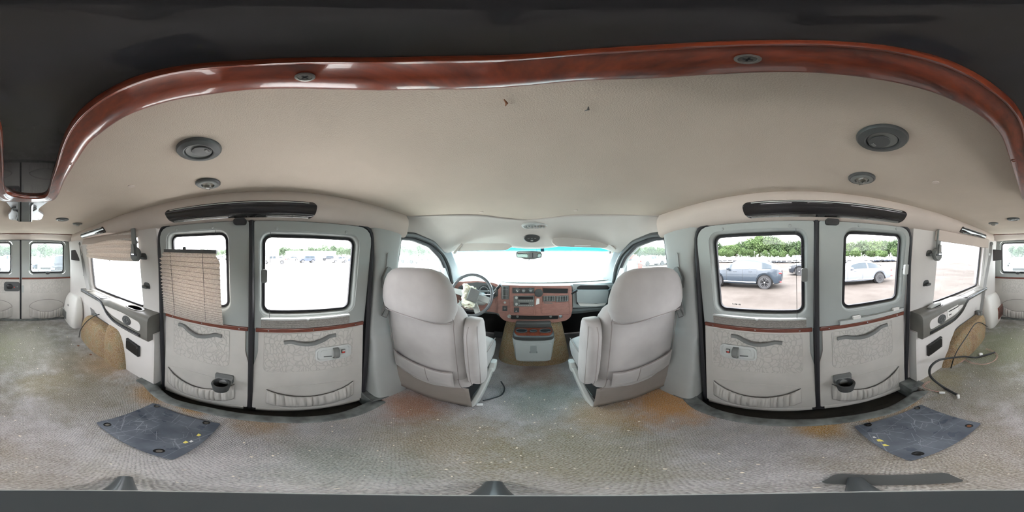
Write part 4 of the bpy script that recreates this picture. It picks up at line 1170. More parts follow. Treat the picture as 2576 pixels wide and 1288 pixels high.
for px in (1301, 1317, 1335):
    x, z = pY(px, 731, 1.445)
    k = part('climate_knob', MB().lathe([(.016, 0), (.015, .010), (.012, .013)], (x, 1.449, z), (0, -1, 0), 20), M['mid_grey'], hv)
    part('knob_pointer', MB().box((x, 1.4345, z), (.020, .002, .003), Matrix.Rotation(.0 if px != 1301 else .9, 3, 'Y')), M['white'], k)
    tk = MB()
    for j in range(7):
        a = radians(-10 + 200 * j / 6); tk.box((x + cos(a) * .021, 1.448, z + sin(a) * .021), (.004, .001, .0014), Matrix.Rotation(-a, 3, 'Y'))
    part('knob_scale', tk, M['dark_red'] if px == 1317 else M['white'], k)
rd = panel('radio', [(1292, 744), (1344, 744), (1344, 771), (1292, 771)], M['mid_grey'], Y=1.448, t=.01, r=.004, bevel=.002)
panel('radio_display', [(1304, 746), (1341, 746), (1341, 753), (1304, 753)], M['black'], Y=1.446, t=.004, parent=rd)
panel('cd_slot', [(1308, 762), (1330, 762), (1330, 765), (1308, 765)], M['black'], Y=1.446, t=.004, parent=rd)
for py in (749, 765):
    x, z = pY(1299, py, 1.446); part('radio_knob', MB().lathe([(.013, 0), (.013, .008), (.009, .012), (.001, .012)], (x, 1.447, z), (0, -1, 0), 18), M['light_grey'], rd)
for py in (757, 768.5):
    for i in range(8):
        x, z = pY(1306 + i * 4.8, py, 1.446); part('radio_button', MB().box((x, 1.446, z), (.011, .005, .0055)), M['light_grey'], rd)
x, z = pY(1355, 737, 1.449)
part('round_cap', MB().lathe([(.037, 0), (.037, .008), (.033, .010), (.012, .009), (.004, .010)], (x, 1.453, z), (0, -1, 0), 28), M['dark_grey'], dash)
panel('paper_sticker', [(1350, 751), (1357, 751), (1357, 764), (1348, 767)], M['white'], Y=1.4535, t=.002)
panel('tray_slot', [(1366, 725), (1429, 726), (1428, 738), (1367, 737)], M['black'], Y=1.450, t=.006, r=.003)
panel('headlight_switch', [(1264, 770), (1276, 770), (1276, 782), (1264, 782)], M['dark_grey'], Y=1.449, t=.008, r=.002, bevel=.002)
x, z = pY(1270, 776, 1.448); part('switch_knob', MB().lathe([(.010, 0), (.009, .008), (.001, .009)], (x, 1.449, z), (0, -1, 0), 14), M['mid_grey'], dash)
x, z = pY(1270, 761, 1.449); part('dash_button', MB().lathe([(.011, 0), (.011, .004), (.006, .006), (.001, .006)], (x, 1.453, z), (0, -1, 0), 14), M['light_grey'], dash)
panel('ignition_plate', [(1293, 774), (1306, 774), (1306, 786), (1293, 786)], M['dark_grey'], Y=1.449, t=.008, r=.002, bevel=.002)
x, z = pY(1299, 781, 1.448); part('lighter', MB().lathe([(.009, 0), (.009, .018), (.007, .020)], (x, 1.449, z), (0, -1, -.3), 14), M['chrome'], dash)
# thin raised frame lines of the centre panel
for pts in ([(1283, 720), (1283, 789), (1345, 791), (1345, 720)], [(1363, 722), (1363, 789), (1432, 789), (1432, 722)]):
    p3 = [Vector((pY(x, y, 1.452)[0], 1.454, pY(x, y, 1.452)[1])) for x, y in pts]
    part('panel_bead', MB().tube(p3, .004, 6), M['wood_dash'], dash)
panel('badge_bar', [(1368, 761), (1390, 762), (1390, 763.5), (1368, 763)], M['mid_grey'], Y=1.453, t=.003)
ot = panel('lower_slot', [(1282, 793), (1404, 794), (1404, 802), (1286, 803)], M['black'], Y=1.447, t=.01, r=.006)
for px in (1281, 1410):
    x, z = pY(px, 796, 1.447); part('power_outlet', MB().lathe([(.017, 0), (.017, .008), (.012, .010), (.010, .002), (.001, .002)], (x, 1.453, z), (0, -1, 0), 20), M['light_grey'] if px == 1281 else M['chrome'], dash)
for px in (1302, 1385):
    x, z = pY(px, 796, 1.447); part('outlet_cap', MB().lathe([(.012, 0), (.011, .010), (.002, .012)], (x, 1.447, z), (0, -1, 0), 14), M['mid_grey'], dash)
# glove box side: grey face, lid hanging open with light storage inside
panel('passenger_face', [(1441, 714), (1555, 716), (1555, 768), (1441, 774)], M['dash_grey'], Y=1.488, t=.02, r=.01, bevel=.006)
panel('storage_opening', [(1452, 722), (1460, 718), (1528, 718), (1534, 724), (1534, 766), (1450, 766)], M['black'], Y=1.485, t=.006, r=.01)
panel('storage_floor', [(1453, 761), (1470, 760), (1500, 764), (1527, 760), (1521, 768), (1500, 771), (1460, 770)], M['white_hard'], Y=1.480, t=.01, r=.004, bevel=.003)
ld = panel('storage_lid', [(1450, 729), (1532, 729), (1527, 762), (1500, 763), (1452, 761)], M['dash_grey'], Y=1.462, t=.015, r=.012, bevel=.005)
for a, b in (((1436, 739), (1452, 730)), ((1530, 732), (1537, 726))):
    A, B = pY(*a, 1.465), pY(*b, 1.465); part('lid_hinge', MB().tube([(A[0], 1.465, A[1]), (B[0], 1.465, B[1])], .012, 8), M['black'], ld)
panel('lower_dash_seam', [(1441, 775), (1556, 769), (1556, 771), (1441, 777)], M['dark_grey'], Y=1.492, t=.01)
# steering column, stalk and shift lever
wc = Vector(atY(1184, 742, 1.26)); wn_ = Vector((.08, -1, .36)).normalized()
col = MB(); blob(col, [((wc.x + .0, wc.y + dy, wc.z - .015 - .30 * dy), w, h, 3) for dy, w, h in ((.05, .055, .05), (.10, .075, .065), (.20, .08, .07), (.28, .085, .075))], 20, axis='y')
cc = part('steering_column', col, M['light_grey'], dash, ang=60)
sp_ = [wc + Vector((.05, .10, .015)), atY(1243, 733, 1.36), atY(1258, 718, 1.34)]
part('shift_lever', MB().tube(sp_, [.008, .008, .014], 10), M['mid_grey'], cc)
part('lever_tip', MB().tube([atY(1250, 726, 1.35), atY(1260, 716, 1.335)], .012, 10), M['black'], cc)
part('stalk', MB().tube([wc + Vector((.05, .12, -.02)), atY(1240, 741, 1.36), atY(1252, 726, 1.37)], .0045, 8), M['chrome'], cc)

# steering wheel
sw = thing('steering_wheel', 'grey steering wheel with a burst airbag, cream cloth hanging from its hub', 'steering wheel', wc)
u_ = Vector((1, 0, 0)); u_ = (u_ - wn_ * u_.dot(wn_)).normalized(); v_ = wn_.cross(u_) * -1
if v_.z < 0: v_ = -v_
def wp(a, b, d=0.0): return wc + u_ * a + v_ * b + wn_ * d
R_ = .178
part('rim', MB().tube([wp(R_ * cos(2 * pi * k / 56), R_ * sin(2 * pi * k / 56)) for k in range(56)], .0135, 12, True), M['rim_grey'], sw)
def spoke(a0, w0, w1):
    mb = MB(); rings = []
    for t in (0.25, .45, .7, .96):
        r_ = R_ * t; w_ = w0 + (w1 - w0) * t; d = -.02 * (1 - t)
        cxy = (cos(a0) * r_, sin(a0) * r_); nx = (-sin(a0), cos(a0))
        rings.append([wp(cxy[0] + nx[0] * w_ * sx, cxy[1] + nx[1] * w_ * sx, d + dz) for sx, dz in ((-1, -.010), (-1, .004), (1, .004), (1, -.010))])
    return part('spoke', mb.loft(rings), M['light_grey'], sw, bevel=.004)
for a0, w0, w1 in ((radians(172), .03, .022), (radians(-12), .03, .026), (radians(228), .022, .018), (radians(-62), .026, .022)): spoke(a0, w0, w1)
hb = MB(); blob(hb, [((0, 0, z), w, h, 4) for z, w, h in ((-.03, .055, .055), (.0, .062, .060), (.018, .055, .055), (.024, .03, .03))], 20)
hb.v = [wp(p.x - .01, p.y, p.z) for p in hb.v]
part('hub', hb, M['light_grey'], sw, ang=60)
rot = Matrix((u_, v_, wn_)).transposed()
tz = Matrix.Rotation(-.22, 3, 'Z')
part('airbag_lid', MB().box(wp(.035, -.004, .045), (.085, .105, .035), rot @ tz @ Matrix.Rotation(.45, 3, 'Y')), M['mid_grey'], sw, bevel=.006)
rnd = random.Random(4); cl_ = MB()
def clf(u, v):
    a = -.055 + .055 * u; b = -.085 + .165 * v
    k = 1 if v < .12 else 0
    return wp(a - .03 * (1 - v) * 0 + k * .05 * u + .005 * sin(17 * v) - .012 * v, b + .006 * sin(11 * u), .030 + .034 * sin(pi * u) * (1 - .3 * v) + .006 * sin(23 * v + 9 * u) + .004 * sin(41 * v))
cb_ = part('airbag_cloth', MB().grid(clf, 14, 26), M['cream'], sw, solid=.003, ang=80)
def clf2(u, v): return wp(-.045 + .10 * u, -.075 - .025 * v + .004 * sin(20 * u) - .012 * sin(pi * u), .045 + .010 * sin(14 * u + 3 * v))
part('torn_flap', MB().grid(clf2, 14, 5), M['cream'], cb_, solid=.003, ang=80)
def clf3(u, v): return wp(-.06 + .11 * u, .068 + .020 * v - .03 * u + .004 * sin(20 * u), .040 + .012 * sin(9 * u + 4 * v))
part('torn_flap', MB().grid(clf3, 14, 5), M['cream'], cb_, solid=.003, ang=80)
part('wire_arc', MB().tube([wp(-.065 + .02 * cos(a), -.09, .01) if False else wp(.10 * cos(a) - .0, .10 * sin(a) - .02, .0) for a in [radians(200 + 4 * k) for k in range(30)]], .003, 6), M['light_grey'], sw)

# centre storage box with cup holders
cs = thing('centre_console', 'grey storage box with wood cup holder tray and drawer between the front seats', 'console', (.01, 1.36, .1))
x0c, x1c = atY(1287, 850, 1.25).x, atY(1397, 850, 1.25).x
bd = MB(); mx = (x0c + x1c) / 2; hw = (x1c - x0c) / 2
ring_ = []
for z, k, y0 in ((.13, .84, 1.262), (.16, .88, 1.255), (.25, .93, 1.25), (.31, .97, 1.245), (.355, 1.0, 1.24), (.37, 1.0, 1.245)):
    ring_.append([Vector((mx + a * hw * k, (y0 + 1.52) / 2 + b * (1.52 - y0) / 2, z)) for a, b in sup(1, 32, 6)])
b = part('console_box', bd.loft(ring_), M['box_grey'], cs, ang=50)
lid = MB()
tray = [atZ(x, y, .545) for x, y in ((1291, 826), (1296, 838), (1386, 838), (1391, 826))]
lid.loft([[Vector((mx + a * hw * k, (y0 + 1.52) / 2 + bq * (1.52 - y0) / 2, z)) for a, bq in sup(1, 32, 5)] for z, k, y0 in ((.37, .98, 1.235), (.385, 1.0, 1.222), (.412, .985, 1.215), (.420, .96, 1.222))])
part('console_lid', lid, M['dark_grey'], cs, ang=50)
tr = MB().prism(fillet([(mx - hw * .78, 1.232), (mx + hw * .78, 1.232), (mx + hw * .92, 1.30), (mx + hw * .90, 1.385), (mx - hw * .90, 1.385), (mx - hw * .92, 1.30)], .02), [], lambda u, v, d: Vector((u, v, .420 + d)), 0, .006)
tw = part('wood_cup_tray', tr, M['wood'], cs, bevel=.003)
for dx, rr in ((-.095, .043), (0, .026), (.095, .043)):
    part('cup_well', MB().lathe([(rr + .004, .424), (rr + .003, .4275), (rr - .001, .4275), (rr - .003, .4268), (rr - .006, .4266), (.001, .4266)], (mx + dx, 1.310, 0), (0, 0, 1), 26, 1, .85, xa=(1, 0, 0)), M['black'], tw)
    part('cup_rim', MB().lathe([(rr + .002, .425), (rr + .004, .434), (rr, .435), (rr - .002, .428)], (mx + dx, 1.310, 0), (0, 0, 1), 26, 1, .85, xa=(1, 0, 0), caps=False), M['dark_grey'], tw)
back = MB().box((mx, 1.45, .435), (hw * 1.85, .10, .07)); part('console_backrest', back, M['dark_grey'], cs, bevel=.015)
dr = MB().prism(fillet([(mx - hw * .78, .155), (mx + hw * .78, .155), (mx + hw * .84, .335), (mx - hw * .84, .335)], .015), [], lambda u, v, d: Vector((u, 1.247 - .0 * v + d, v)), -.006, .004)
d_ = part('drawer', dr, M['box_grey'], cs, bevel=.004)
gp_ = [atY(x, y, 1.24) for x, y in ((1334, 870), (1350, 870), (1350, 887), (1334, 887))]
part('drawer_pull', MB().prism(rrect(gp_[0].x, gp_[1].x, gp_[2].z, gp_[0].z, .006), [], lambda u, v, d: Vector((u, 1.241 + d, v)), -.010, .002), M['dash_grey'], d_, bevel=.003)
part('pull_recess', MB().prism(rrect(gp_[0].x - .004, gp_[1].x + .004, gp_[2].z - .005, gp_[2].z + .012, .004), [], lambda u, v, d: Vector((u, 1.2415 + d, v)), -.002, .002), M['dark_grey'], d_)
# engine cover under carpet
ec = MB(); blob(ec, [((.01, (y0 + 1.95) / 2, z), w, (1.95 - y0) / 2, 3.5) for z, y0, w in ((.0, 1.36, .335), (.06, 1.365, .33), (.2, 1.40, .31), (.35, 1.43, .285), (.48, 1.47, .25), (.54, 1.52, .22), (.56, 1.56, .18))], 40)
one('engine_cover', ec, M['carpet_brown'], 'brown carpeted engine cover behind the centre storage box', 'engine cover', ang=60)
one('brake_pedal', MB().box((-.36, 1.72, .17), (.10, .03, .07), Matrix.Rotation(-.5, 3, 'X')), M['rubber'], 'black pedal pad in the driver footwell', 'pedal', bevel=.006)

# sun visors, mirror
for s, nm, pts in ((-1, 'driver', [(1170, 612), (1278, 612), (1290, 620), (1272, 630), (1150, 632), (1156, 626)]), (1, 'passenger', [(1400, 595), (1510, 602), (1526, 606), (1530, 618), (1522, 624), (1400, 620), (1388, 610), (1390, 600)])):
    Y = 1.365
    r = thing('sun_visor', ('flipped down driver sun visor seen nearly edge-on', 'wide passenger sun visor with a small white label')[s > 0], 'sun visor', (s * .35, Y, 1.1), 'sun visors')
    pl = [(atY(x, y, Y).x, atY(x, y, Y).z) for x, y in pts]
    v = part('visor_panel', MB().prism(fillet(pl, .022), [], lambda u, v, d: Vector((u, Y + d + (1.12 - v) * -.15, v)), -.010, .010), M['visor'], r, bevel=.008, bseg=3)
    if s > 0:
        part('visor_label', MB().prism([(atY(x, y, Y - .03).x, atY(x, y, Y - .03).z) for x, y in ((1447, 616), (1487, 616), (1487, 619.5), (1447, 619.5))], [], lambda u, v, d: Vector((u, Y - .016 + d, v)), -.002, .004), M['white'], v)
        e0, e1 = atY(1524, 604, 1.37), atY(1548, 628, 1.32)
    else:
        e0, e1 = atY(1163, 614, 1.37), atY(1141, 638, 1.32)
    part('visor_edge', MB().tube([e0, e1], .011, 8), M['visor'], r)
    part('visor_pivot', MB().lathe([(.014, 0), (.012, .02), (.004, .024)], (s * .70, 1.36, 1.118), (0, 0, -1), 14), M['light_grey'], r)
mr = thing('rear_view_mirror', 'rear view mirror hanging in the middle of the windshield', 'mirror', atY(1331, 640, 1.40))
Y = 1.40
def mp_(x, y): p = atY(x, y, Y); return (p.x, p.z)
sh = [mp_(*q) for q in ((1299, 634), (1304, 632), (1340, 631), (1360, 633), (1364, 640), (1362, 648), (1350, 650), (1344, 652.5), (1320, 652.5), (1312, 649), (1300, 648), (1298, 641))]
part('mirror_housing', MB().prism(fillet(sh, .008), [], lambda u, v, d: Vector((u, Y + d, v)), 0, .03), M['mid_grey'], mr, bevel=.005)
gl = [mp_(*q) for q in ((1301, 635.5), (1305, 633.5), (1357, 634), (1361, 638), (1360, 646), (1351, 648.3), (1302, 647), (1300, 641))]
part('mirror_glass', MB().prism(fillet(gl, .008), [], lambda u, v, d: Vector((u, Y + d, v)), -.002, .0), M['mirror'], mr)
part('mirror_stem', MB().tube([(atY(1331, 642, Y).x, Y + .02, 1.05), (atY(1335, 632, Y).x, Y + .10, 1.10)], .008, 8), M['dark_grey'], mr)
part('mirror_toggle', MB().tube([(mp_(1331, 652)[0], Y, mp_(1331, 652)[1]), (mp_(1331, 655)[0], Y - .01, mp_(1331, 655)[1])], .004, 8), M['dark_grey'], mr)

# ------------------------------------------------------------------ things on the ceiling
def louver(px, py, label, cab=False):
    c = atZ(px, py, ZC); n = Vector((0, 0, -1))
    r = thing('ceiling_vent', label, 'air vent', c, 'round ceiling air vents')
    part('vent_bezel', MB().lathe([(.052, 0), (.052, .004), (.049, .009), (.036, .013), (.033, .012), (.031, .004)], c, n, 40, caps=False), M['dark_grey'], r)
    part('vent_ball', MB().lathe([(.031, .004), (.030, .009), (.001, .007)], c, n, 32), M['mid_grey'], r)
    a = (px % 7) * .5
    fl_ = MB().prism([(cos(t) * .022 + .007, sin(t) * .022) for t in [2 * pi * k / 24 for k in range(24)]], [], lambda u, v, d: c + Vector((u * cos(a) - v * sin(a), u * sin(a) + v * cos(a), -.009 - d - u * .08)), 0, .003)
    f = part('vent_flap', fl_, M['dark_grey'], r, bevel=.001)
    part('flap_tab', MB().prism([(.018, -.006), (.024, -.006), (.024, .006), (.018, .006)], [], lambda u, v, d: c + Vector((u * cos(a) - v * sin(a), u * sin(a) + v * cos(a), -.012 - d)), 0, .004), M['mid_grey'], f)
louver(500, 375, 'large round dark vent in the ceiling left of the console, nearer the side door')
louver(2220, 347, 'large round dark vent in the ceiling right of the console, nearer the side door')
louver(157, 551, 'round vent in the left ceiling close to the rear doors')
louver(2549, 550, 'round vent in the right ceiling close to the rear doors')
def spot(px, py, label):
    c = atZ(px, py, ZC); n = Vector((0, 0, -1))
    r = thing('reading_light', label, 'lamp', c, 'round ceiling reading lights')
    part('light_bezel', MB().lathe([(.046, 0), (.046, .005), (.042, .009), (.038, .008), (.036, .010), (.024, .011), (.022, .004)], c, n, 36, caps=False), M['dark_grey'], r)
    part('light_ring', MB().lathe([(.0385, .009), (.036, .0108), (.025, .0115), (.023, .005)], c, n, 36, caps=False), M['mid_grey'], r)
    mb = MB(); blob(mb, [((c.x, c.y, c.z - z), w, w * .8, 2.2) for z, w in ((.002, .023), (.010, .023), (.018, .020), (.024, .013), (.026, .004))], 20)
    l = part('light_lens', mb, M['lens'], r)
    part('lens_seam', MB().box(c + Vector((0, .002, -.024)), (.030, .002, .003)), M['dark_grey'], l)
spot(523, 460, 'small round reading light with clear lens, in the left ceiling above the light strip')
spot(2168, 447, 'small round reading light with clear lens, in the right ceiling above the light strip')
spot(195, 562, 'small reading light beside the rear left ceiling vent')
spot(2499, 561, 'small reading light beside the rear right ceiling vent')
for px, py, lb in ((330, 468, 'small beige screw cap in the ceiling behind the left vent'), (2354, 458, 'small beige screw cap in the ceiling behind the right vent'), (1211, 533, 'small beige screw cap left of centre near the cab headliner'), (1448, 529, 'small beige screw cap right of centre near the cab headliner')):
    c = atZ(px, py, ZC); one('screw_cap', MB().lathe([(.013, 0), (.012, .003), (.002, .004)], c, (0, 0, -1), 20), M['cove'], lb, 'cap', 'round screw caps in the headliner')
def on_cab(px, py):          # meet the cab headliner
    r = ray(px, py)
    best = None
    for i in range(61):
        for j in range(15):
            p = cabf(i / 60, j / 14); d = (p - Vector((0, 0, H))); k = d.normalized().dot(r)
            if best is None or k > best[0]: best = (k, p)
    return Vector((0, 0, H)) + r * (best[1] - Vector((0, 0, H))).length
p = on_cab(1338, 599)
r = thing('roof_control', 'dark oval control pod on the cab headliner above the mirror', 'control', p)
ax = Vector((0, -.75, -.65)).normalized()
o = part('pod', MB().lathe([(.068, -.012), (.068, .004), (.062, .009), (.001, .010)], p, ax, 36, 1.0, .62, xa=(1, 0, 0)), M['dark_grey'], r)
for dx in (-.028, 0, .028): part('pod_button', MB().box(p + ax * .011 + Vector((dx, 0, .004)), (.016, .006, .008)), M['mid_grey'], o)
part('pod_slider', MB().box(p + ax * .011 + Vector((0, -.006, -.016)), (.020, .006, .006)), M['light_grey'], o)
p = on_cab(1346, 568)
o = one('cab_dome_lamp', MB().lathe([(.105, 0), (.10, .010), (.088, .012), (.084, .006), (.001, .006)], p + Vector((0, 0, .004)), (0, -.25, -1), 36, 1.0, .55, xa=(1, 0, 0)), M['light_grey'], 'oval dome lamp frame high on the cab headliner', 'lamp')
for k in range(-3, 4): part('lamp_slat', MB().box(p + Vector((k * .022, -.002, -.010)), (.006, .055, .010)), M['mid_grey'], o)
p = on_cab(1177, 575)
o = one('headliner_disc', MB().lathe([(.030, 0), (.029, .004), (.022, .005), (.018, .003), (.001, .003)], p, (0, -.3, -1), 28), M['cab_liner'], 'shallow round disc in the cab headliner above the driver visor', 'cap')

# overhead console: wood frame round a black panel
con = thing('overhead_console', 'long ceiling console with a burgundy wood frame around a black panel', 'console', (-.01, -.28, 1.30))
Zi, Zo = 1.282, 1.300
outer_px = [(1340, 210), (1600, 195), (1800, 184), (2000, 178), (2200, 195), (2380, 240), (2500, 330), (2545, 400), (2576, 480)]
outer = [atZ(x, y, Zo) for x, y in ((1340, 210), (1600, 195), (1800, 184), (2000, 178), (2200, 195), (2380, 240), (2484, 300), (2516, 335), (2540, 400), (2561, 463), (2574, 498))] + [Vector((.03, -.725, Zo)), Vector((-.03, -.730, Zo)), Vector((-.10, -.722, Zo))] + [atZ(x, y, Zo) for x, y in ((141, 494), (165, 445), (182, 417), (198, 392), (228, 350), (256, 327), (320, 285), (380, 262), (470, 240), (560, 228), (768, 218), (900, 221), (1000, 222), (1170, 220))]
inner = [atZ(x, y, Zi) for x, y in ((1340, 142), (1600, 122), (1800, 110), (1984, 106), (2200, 116), (2330, 138), (2420, 172), (2500, 222), (2550, 262), (2576, 296), (2584, 350), (2586, 420), (2591, 482))] + [Vector((-.01, -.650, Zi)), Vector((-.08, -.652, Zi))] + [atZ(x, y, Zi) for x, y in ((120, 487), (130, 448), (140, 420), (149, 382), (161, 347), (172, 322), (193, 292), (225, 264), (260, 240), (320, 207), (400, 180), (500, 165), (640, 158), (900, 152), (1120, 148))]
def rs_closed(c, n):
    c = smooth(c, 6, True); c = c + [c[0]]; return resample(c, n)[:-1]
oo = rs_closed(outer, 150); ii = rs_closed(inner, 150)
# pair outline points: nearest inner point, kept monotone
ii_f = rs_closed(inner, 1200); pair = []
for p in oo:
    q = min(ii_f, key=lambda z: (z.x - p.x) ** 2 + (z.y - p.y) ** 2); pair.append(q)
P_ = pair[:]
for _ in range(6): P_ = [(P_[i - 1] + P_[i] * 2 + P_[(i + 1) % len(P_)]) / 4 for i in range(len(P_))]
rings = []
for a, b in ((0, 0), (0.0, 1)): pass
prof = [(0.0, ZC - .002), (0.0, Zo), (.04, Zi + .010), (.07, Zi + .004), (.13, Zi + .001), (.5, Zi - .003), (.86, Zi + .001), (.90, Zi - .003), (.95, Zi - .004), (.99, Zi + .001), (1.0, Zi + .008), (1.0, Zi + .02)]
for k, z in prof: rings.append([Vector((o_.x + (i_.x - o_.x) * k, o_.y + (i_.y - o_.y) * k, z)) for o_, i_ in zip(oo, P_)])
fr = part('wood_frame', MB().loft(rings, caps=False), M['wood'], con, ang=70)
part('black_panel', MB().prism([(p.x, p.y) for p in P_], [], lambda u, v, d: Vector((u, v, Zi + .010 + d)), 0, .004), M['gloss_black'], con)
for px, py in ((767, 194), (1881, 149)):
    c = atZ(px, py, Zi - .006)
    k = part('frame_screw', MB().lathe([(.0075, -.002), (.0075, .0008), (.0055, .0015), (.005, .0005), (.001, .0005)], c, (0, 0, -1), 20), M['steel'], con)
    for a in (0, pi / 2): part('screw_slot', MB().box(c + Vector((0, 0, -.0006)), (.006, .0014, .0008), Matrix.Rotation(a + .6, 3, 'Z')), M['black'], k)
for px, py in ((175, 411), (2551, 404)):
    c = atZ(px, py, Zi - .000); part('frame_screw', MB().lathe([(.0075, -.002), (.0075, .001), (.005, .002), (.001, .0005)], c, (0, 0, -1), 16), M['wood'], con)
# silver bracket plate and dark channel behind the frame
pl = [(.080, -.655), (.080, -.72), (.052, -.90), (.055, -.97), (.080, -1.06), (.085, -1.20), (.07, -1.24), (-.14, -1.24), (-.155, -1.20), (-.150, -1.06), (-.105, -.97), (-.102, -.90), (-.142, -.72), (-.142, -.655)]
o = part('bracket_plate', MB().prism(fillet(pl, .02, 4), [], lambda u, v, d: Vector((u, v, 1.306 + d)), 0, .012), M['silver'], con, bevel=.003)
part('channel', MB().prism(fillet([(.012, -.655), (.018, -1.24), (-.085, -1.24), (-.055, -.655)], .01), [], lambda u, v, d: Vector((u, v, 1.292 + d)), 0, .014), M['gloss_black'], con, bevel=.005)
for s_, x_ in ((1, -.018), (-1, -.018)):
    pts = [Vector((x_ + s_ * .045, -.86, 1.300)), Vector((x_ + s_ * .066, -.90, 1.300)), Vector((x_ + s_ * .034, -.99, 1.300)), Vector((x_ + s_ * .050, -1.18, 1.300)), Vector((x_ + s_ * .030, -1.235, 1.300))]
    part('channel_bead', MB().tube(smooth(pts, 5), .005, 8), M['dark_grey'], o)
for x_, y_ in ((.045, -.78), (-.105, -.78), (.06, -1.20), (-.13, -1.20)): part('plate_slot', MB().box((x_, y_, 1.3055), (.012, .005, .002)), M['black'], o)

# light strips in the coves
def cove_strip(s, ya, yb, zc, hz, label, split=None):
    nm = ('left', 'right')[s > 0]
    r = thing('cove_light_strip', label, 'lamp', (s * .70, (ya + yb) / 2, zc), 'glossy dark light strips in the roof coves')
    def P(y, a, d=0.0):    # a in -1..1 over the strip's height
        z = zc + a * hz
        return Vector((s * (cove_x(y, z) - .002 - .008 * (1 - a * a) - d), y, z))
    n = 30; rings = []
    for i in range(n + 1):
        tt = i / n; tt = .5 - .5 * cos(pi * tt) if min(i, n - i) < 0 else tt
        ends = (0, .002, .006, .012, .02, .03); m_ = len(ends)
        tt = ends[i] if i < m_ else (1 - ends[n - i] if n - i < m_ else .03 + .94 * (i - m_ + 1) / (n - 2 * m_ + 2))
        y = ya + (yb - ya) * tt
        q_ = min(1, min(tt, 1 - tt) * abs(yb - ya) / .028); e = .25 + .75 * (1 - (1 - q_) ** 2) ** .5
        rings.append([P(y, a * e) for a in (-1, -.8, -.5, 0, .5, .8, 1)] + [P(y, e, -.03), P(y, -e, -.03)])
    part('strip_cover', MB().loft(rings), M['gloss_black'], r, ang=50)
    rr = [P(ya + (yb - ya) * i / 20, .80, .002) for i in range(1, 20)]
    part('strip_edge', MB().tube(rr, .0025, 6), M['light_grey'], r)
    y0, y1 = (ya, yb) if split is None else split
    for a_, b_ in ([(ya + .03, yb - .03)] if split is None else [(ya + .03, y0), (y1, yb - .03)]):
        part('strip_lens', MB().tube([P(a_ + (b_ - a_) * i / 14, -.86, .001) for i in range(15)], .0065, 8), M['lens'], r)
cove_strip(-1, -.545, .165, 1.254, .030, 'long glossy dark light strip above the left side doors', (-.22, -.05))
cove_strip(1, -.590, .190, 1.256, .030, 'long glossy dark light strip above the right side doors', (-.22, -.12))
cove_strip(-1, -1.82, -1.22, 1.260, .026, 'short glossy dark light strip above the left rear side window')
cove_strip(1, -1.88, -1.22, 1.260, .026, 'short glossy dark light strip above the right rear side window')

# shoulder belts by the rear windows
def upper_belt(s):
    nm = ('left', 'right')[s > 0]
    fn = lambda u, v, d: W3(s, u, v, d)
    y0 = -.86 if s < 0 else -.945
    r = thing('shoulder_belt', 'grey seat belt hanger with round guide at the front edge of the %s rear window' % nm, 'seat belt', fn(y0, 1.2, -.04), 'seat belt hangers')
    part('belt_bracket', MB().prism([(y0 - .022, 1.08), (y0 + .022, 1.08), (y0 + .020, 1.225), (y0 - .020, 1.225)], [], fn, -.042, -.030), M['mid_grey'], r, bevel=.003)
    cz = 1.045
    part('round_guide', MB().lathe([(.048, 0), (.048, .018), (.040, .026), (.001, .028)], fn(y0, cz, -.022), (-s, 0, 0), 30), M['mid_grey'], r)
    part('guide_slot', MB().box(fn(y0, cz - .004, -.050), (.004, .060, .014)), M['black'], r)
    part('guide_tongue', MB().box(fn(y0 - .006, cz + .002, -.053), (.004, .028, .008)), M['chrome'], r)
    part('strap_stub', MB().prism([(y0 - .020, 1.05), (y0 + .012, 1.05), (y0 + .010, 1.115), (y0 - .014, 1.115)], [], fn, -.056, -.050), M['strap'], r)
upper_belt(-1); upper_belt(1)
def rear_belt(s):
    nm = ('left', 'right')[s > 0]
    top = atX(201, 612, -.745) if s < 0 else atX(2494, 612, .745)
    r = thing('rear_shoulder_belt', 'long grey seat belt running down to its retractor at the %s rear corner' % nm, 'seat belt', (s * .70, -1.7, .3), 'long rear seat belts')
    if s < 0: P = [atY(203, 615, -1.95), atY(206, 640, -1.92), atY(214, 690, -1.82), atY(224, 740, -1.74), atY(234, 790, -1.66)]
    else: P = [atY(2493, 615, -1.95), atY(2491, 640, -1.92), atY(2482, 690, -1.86), atY(2474, 740, -1.82), atY(2467, 785, -1.78)]
    part('belt_strap', MB().ribbon(smooth(P, 4), .036, .003, (-s * .45, .9, 0)), M['strap'], r)
    part('anchor', MB().lathe([(.022, 0), (.022, .016), (.010, .022)], P[0] + Vector((0, 0, .01)), (-s, .6, 0), 20), M['mid_grey'], r)
    part('strap_ring', MB().box(P[1], (.012, .045, .030)), M['light_grey'], r, bevel=.004)
    e = P[-1]
    part('retractor', MB().box(e + Vector((0, .0, -.035)), (.035, .05, .085)), M['mid_grey'], r, bevel=.006)
    part('spool', MB().lathe([(.048, -.02), (.050, 0), (.048, .02)], e + Vector((s * .035, (.02 if s < 0 else -.0) - .0, -.03)), (s * .6, .8, 0), 24), M['mid_grey'], r)
    part('buckle_foot', MB().tube([e + Vector((0, 0, -.06)), e + Vector((s * .01, .01, -.12))], .014, 8), M['dark_grey'], r)
rear_belt(-1); rear_belt(1)

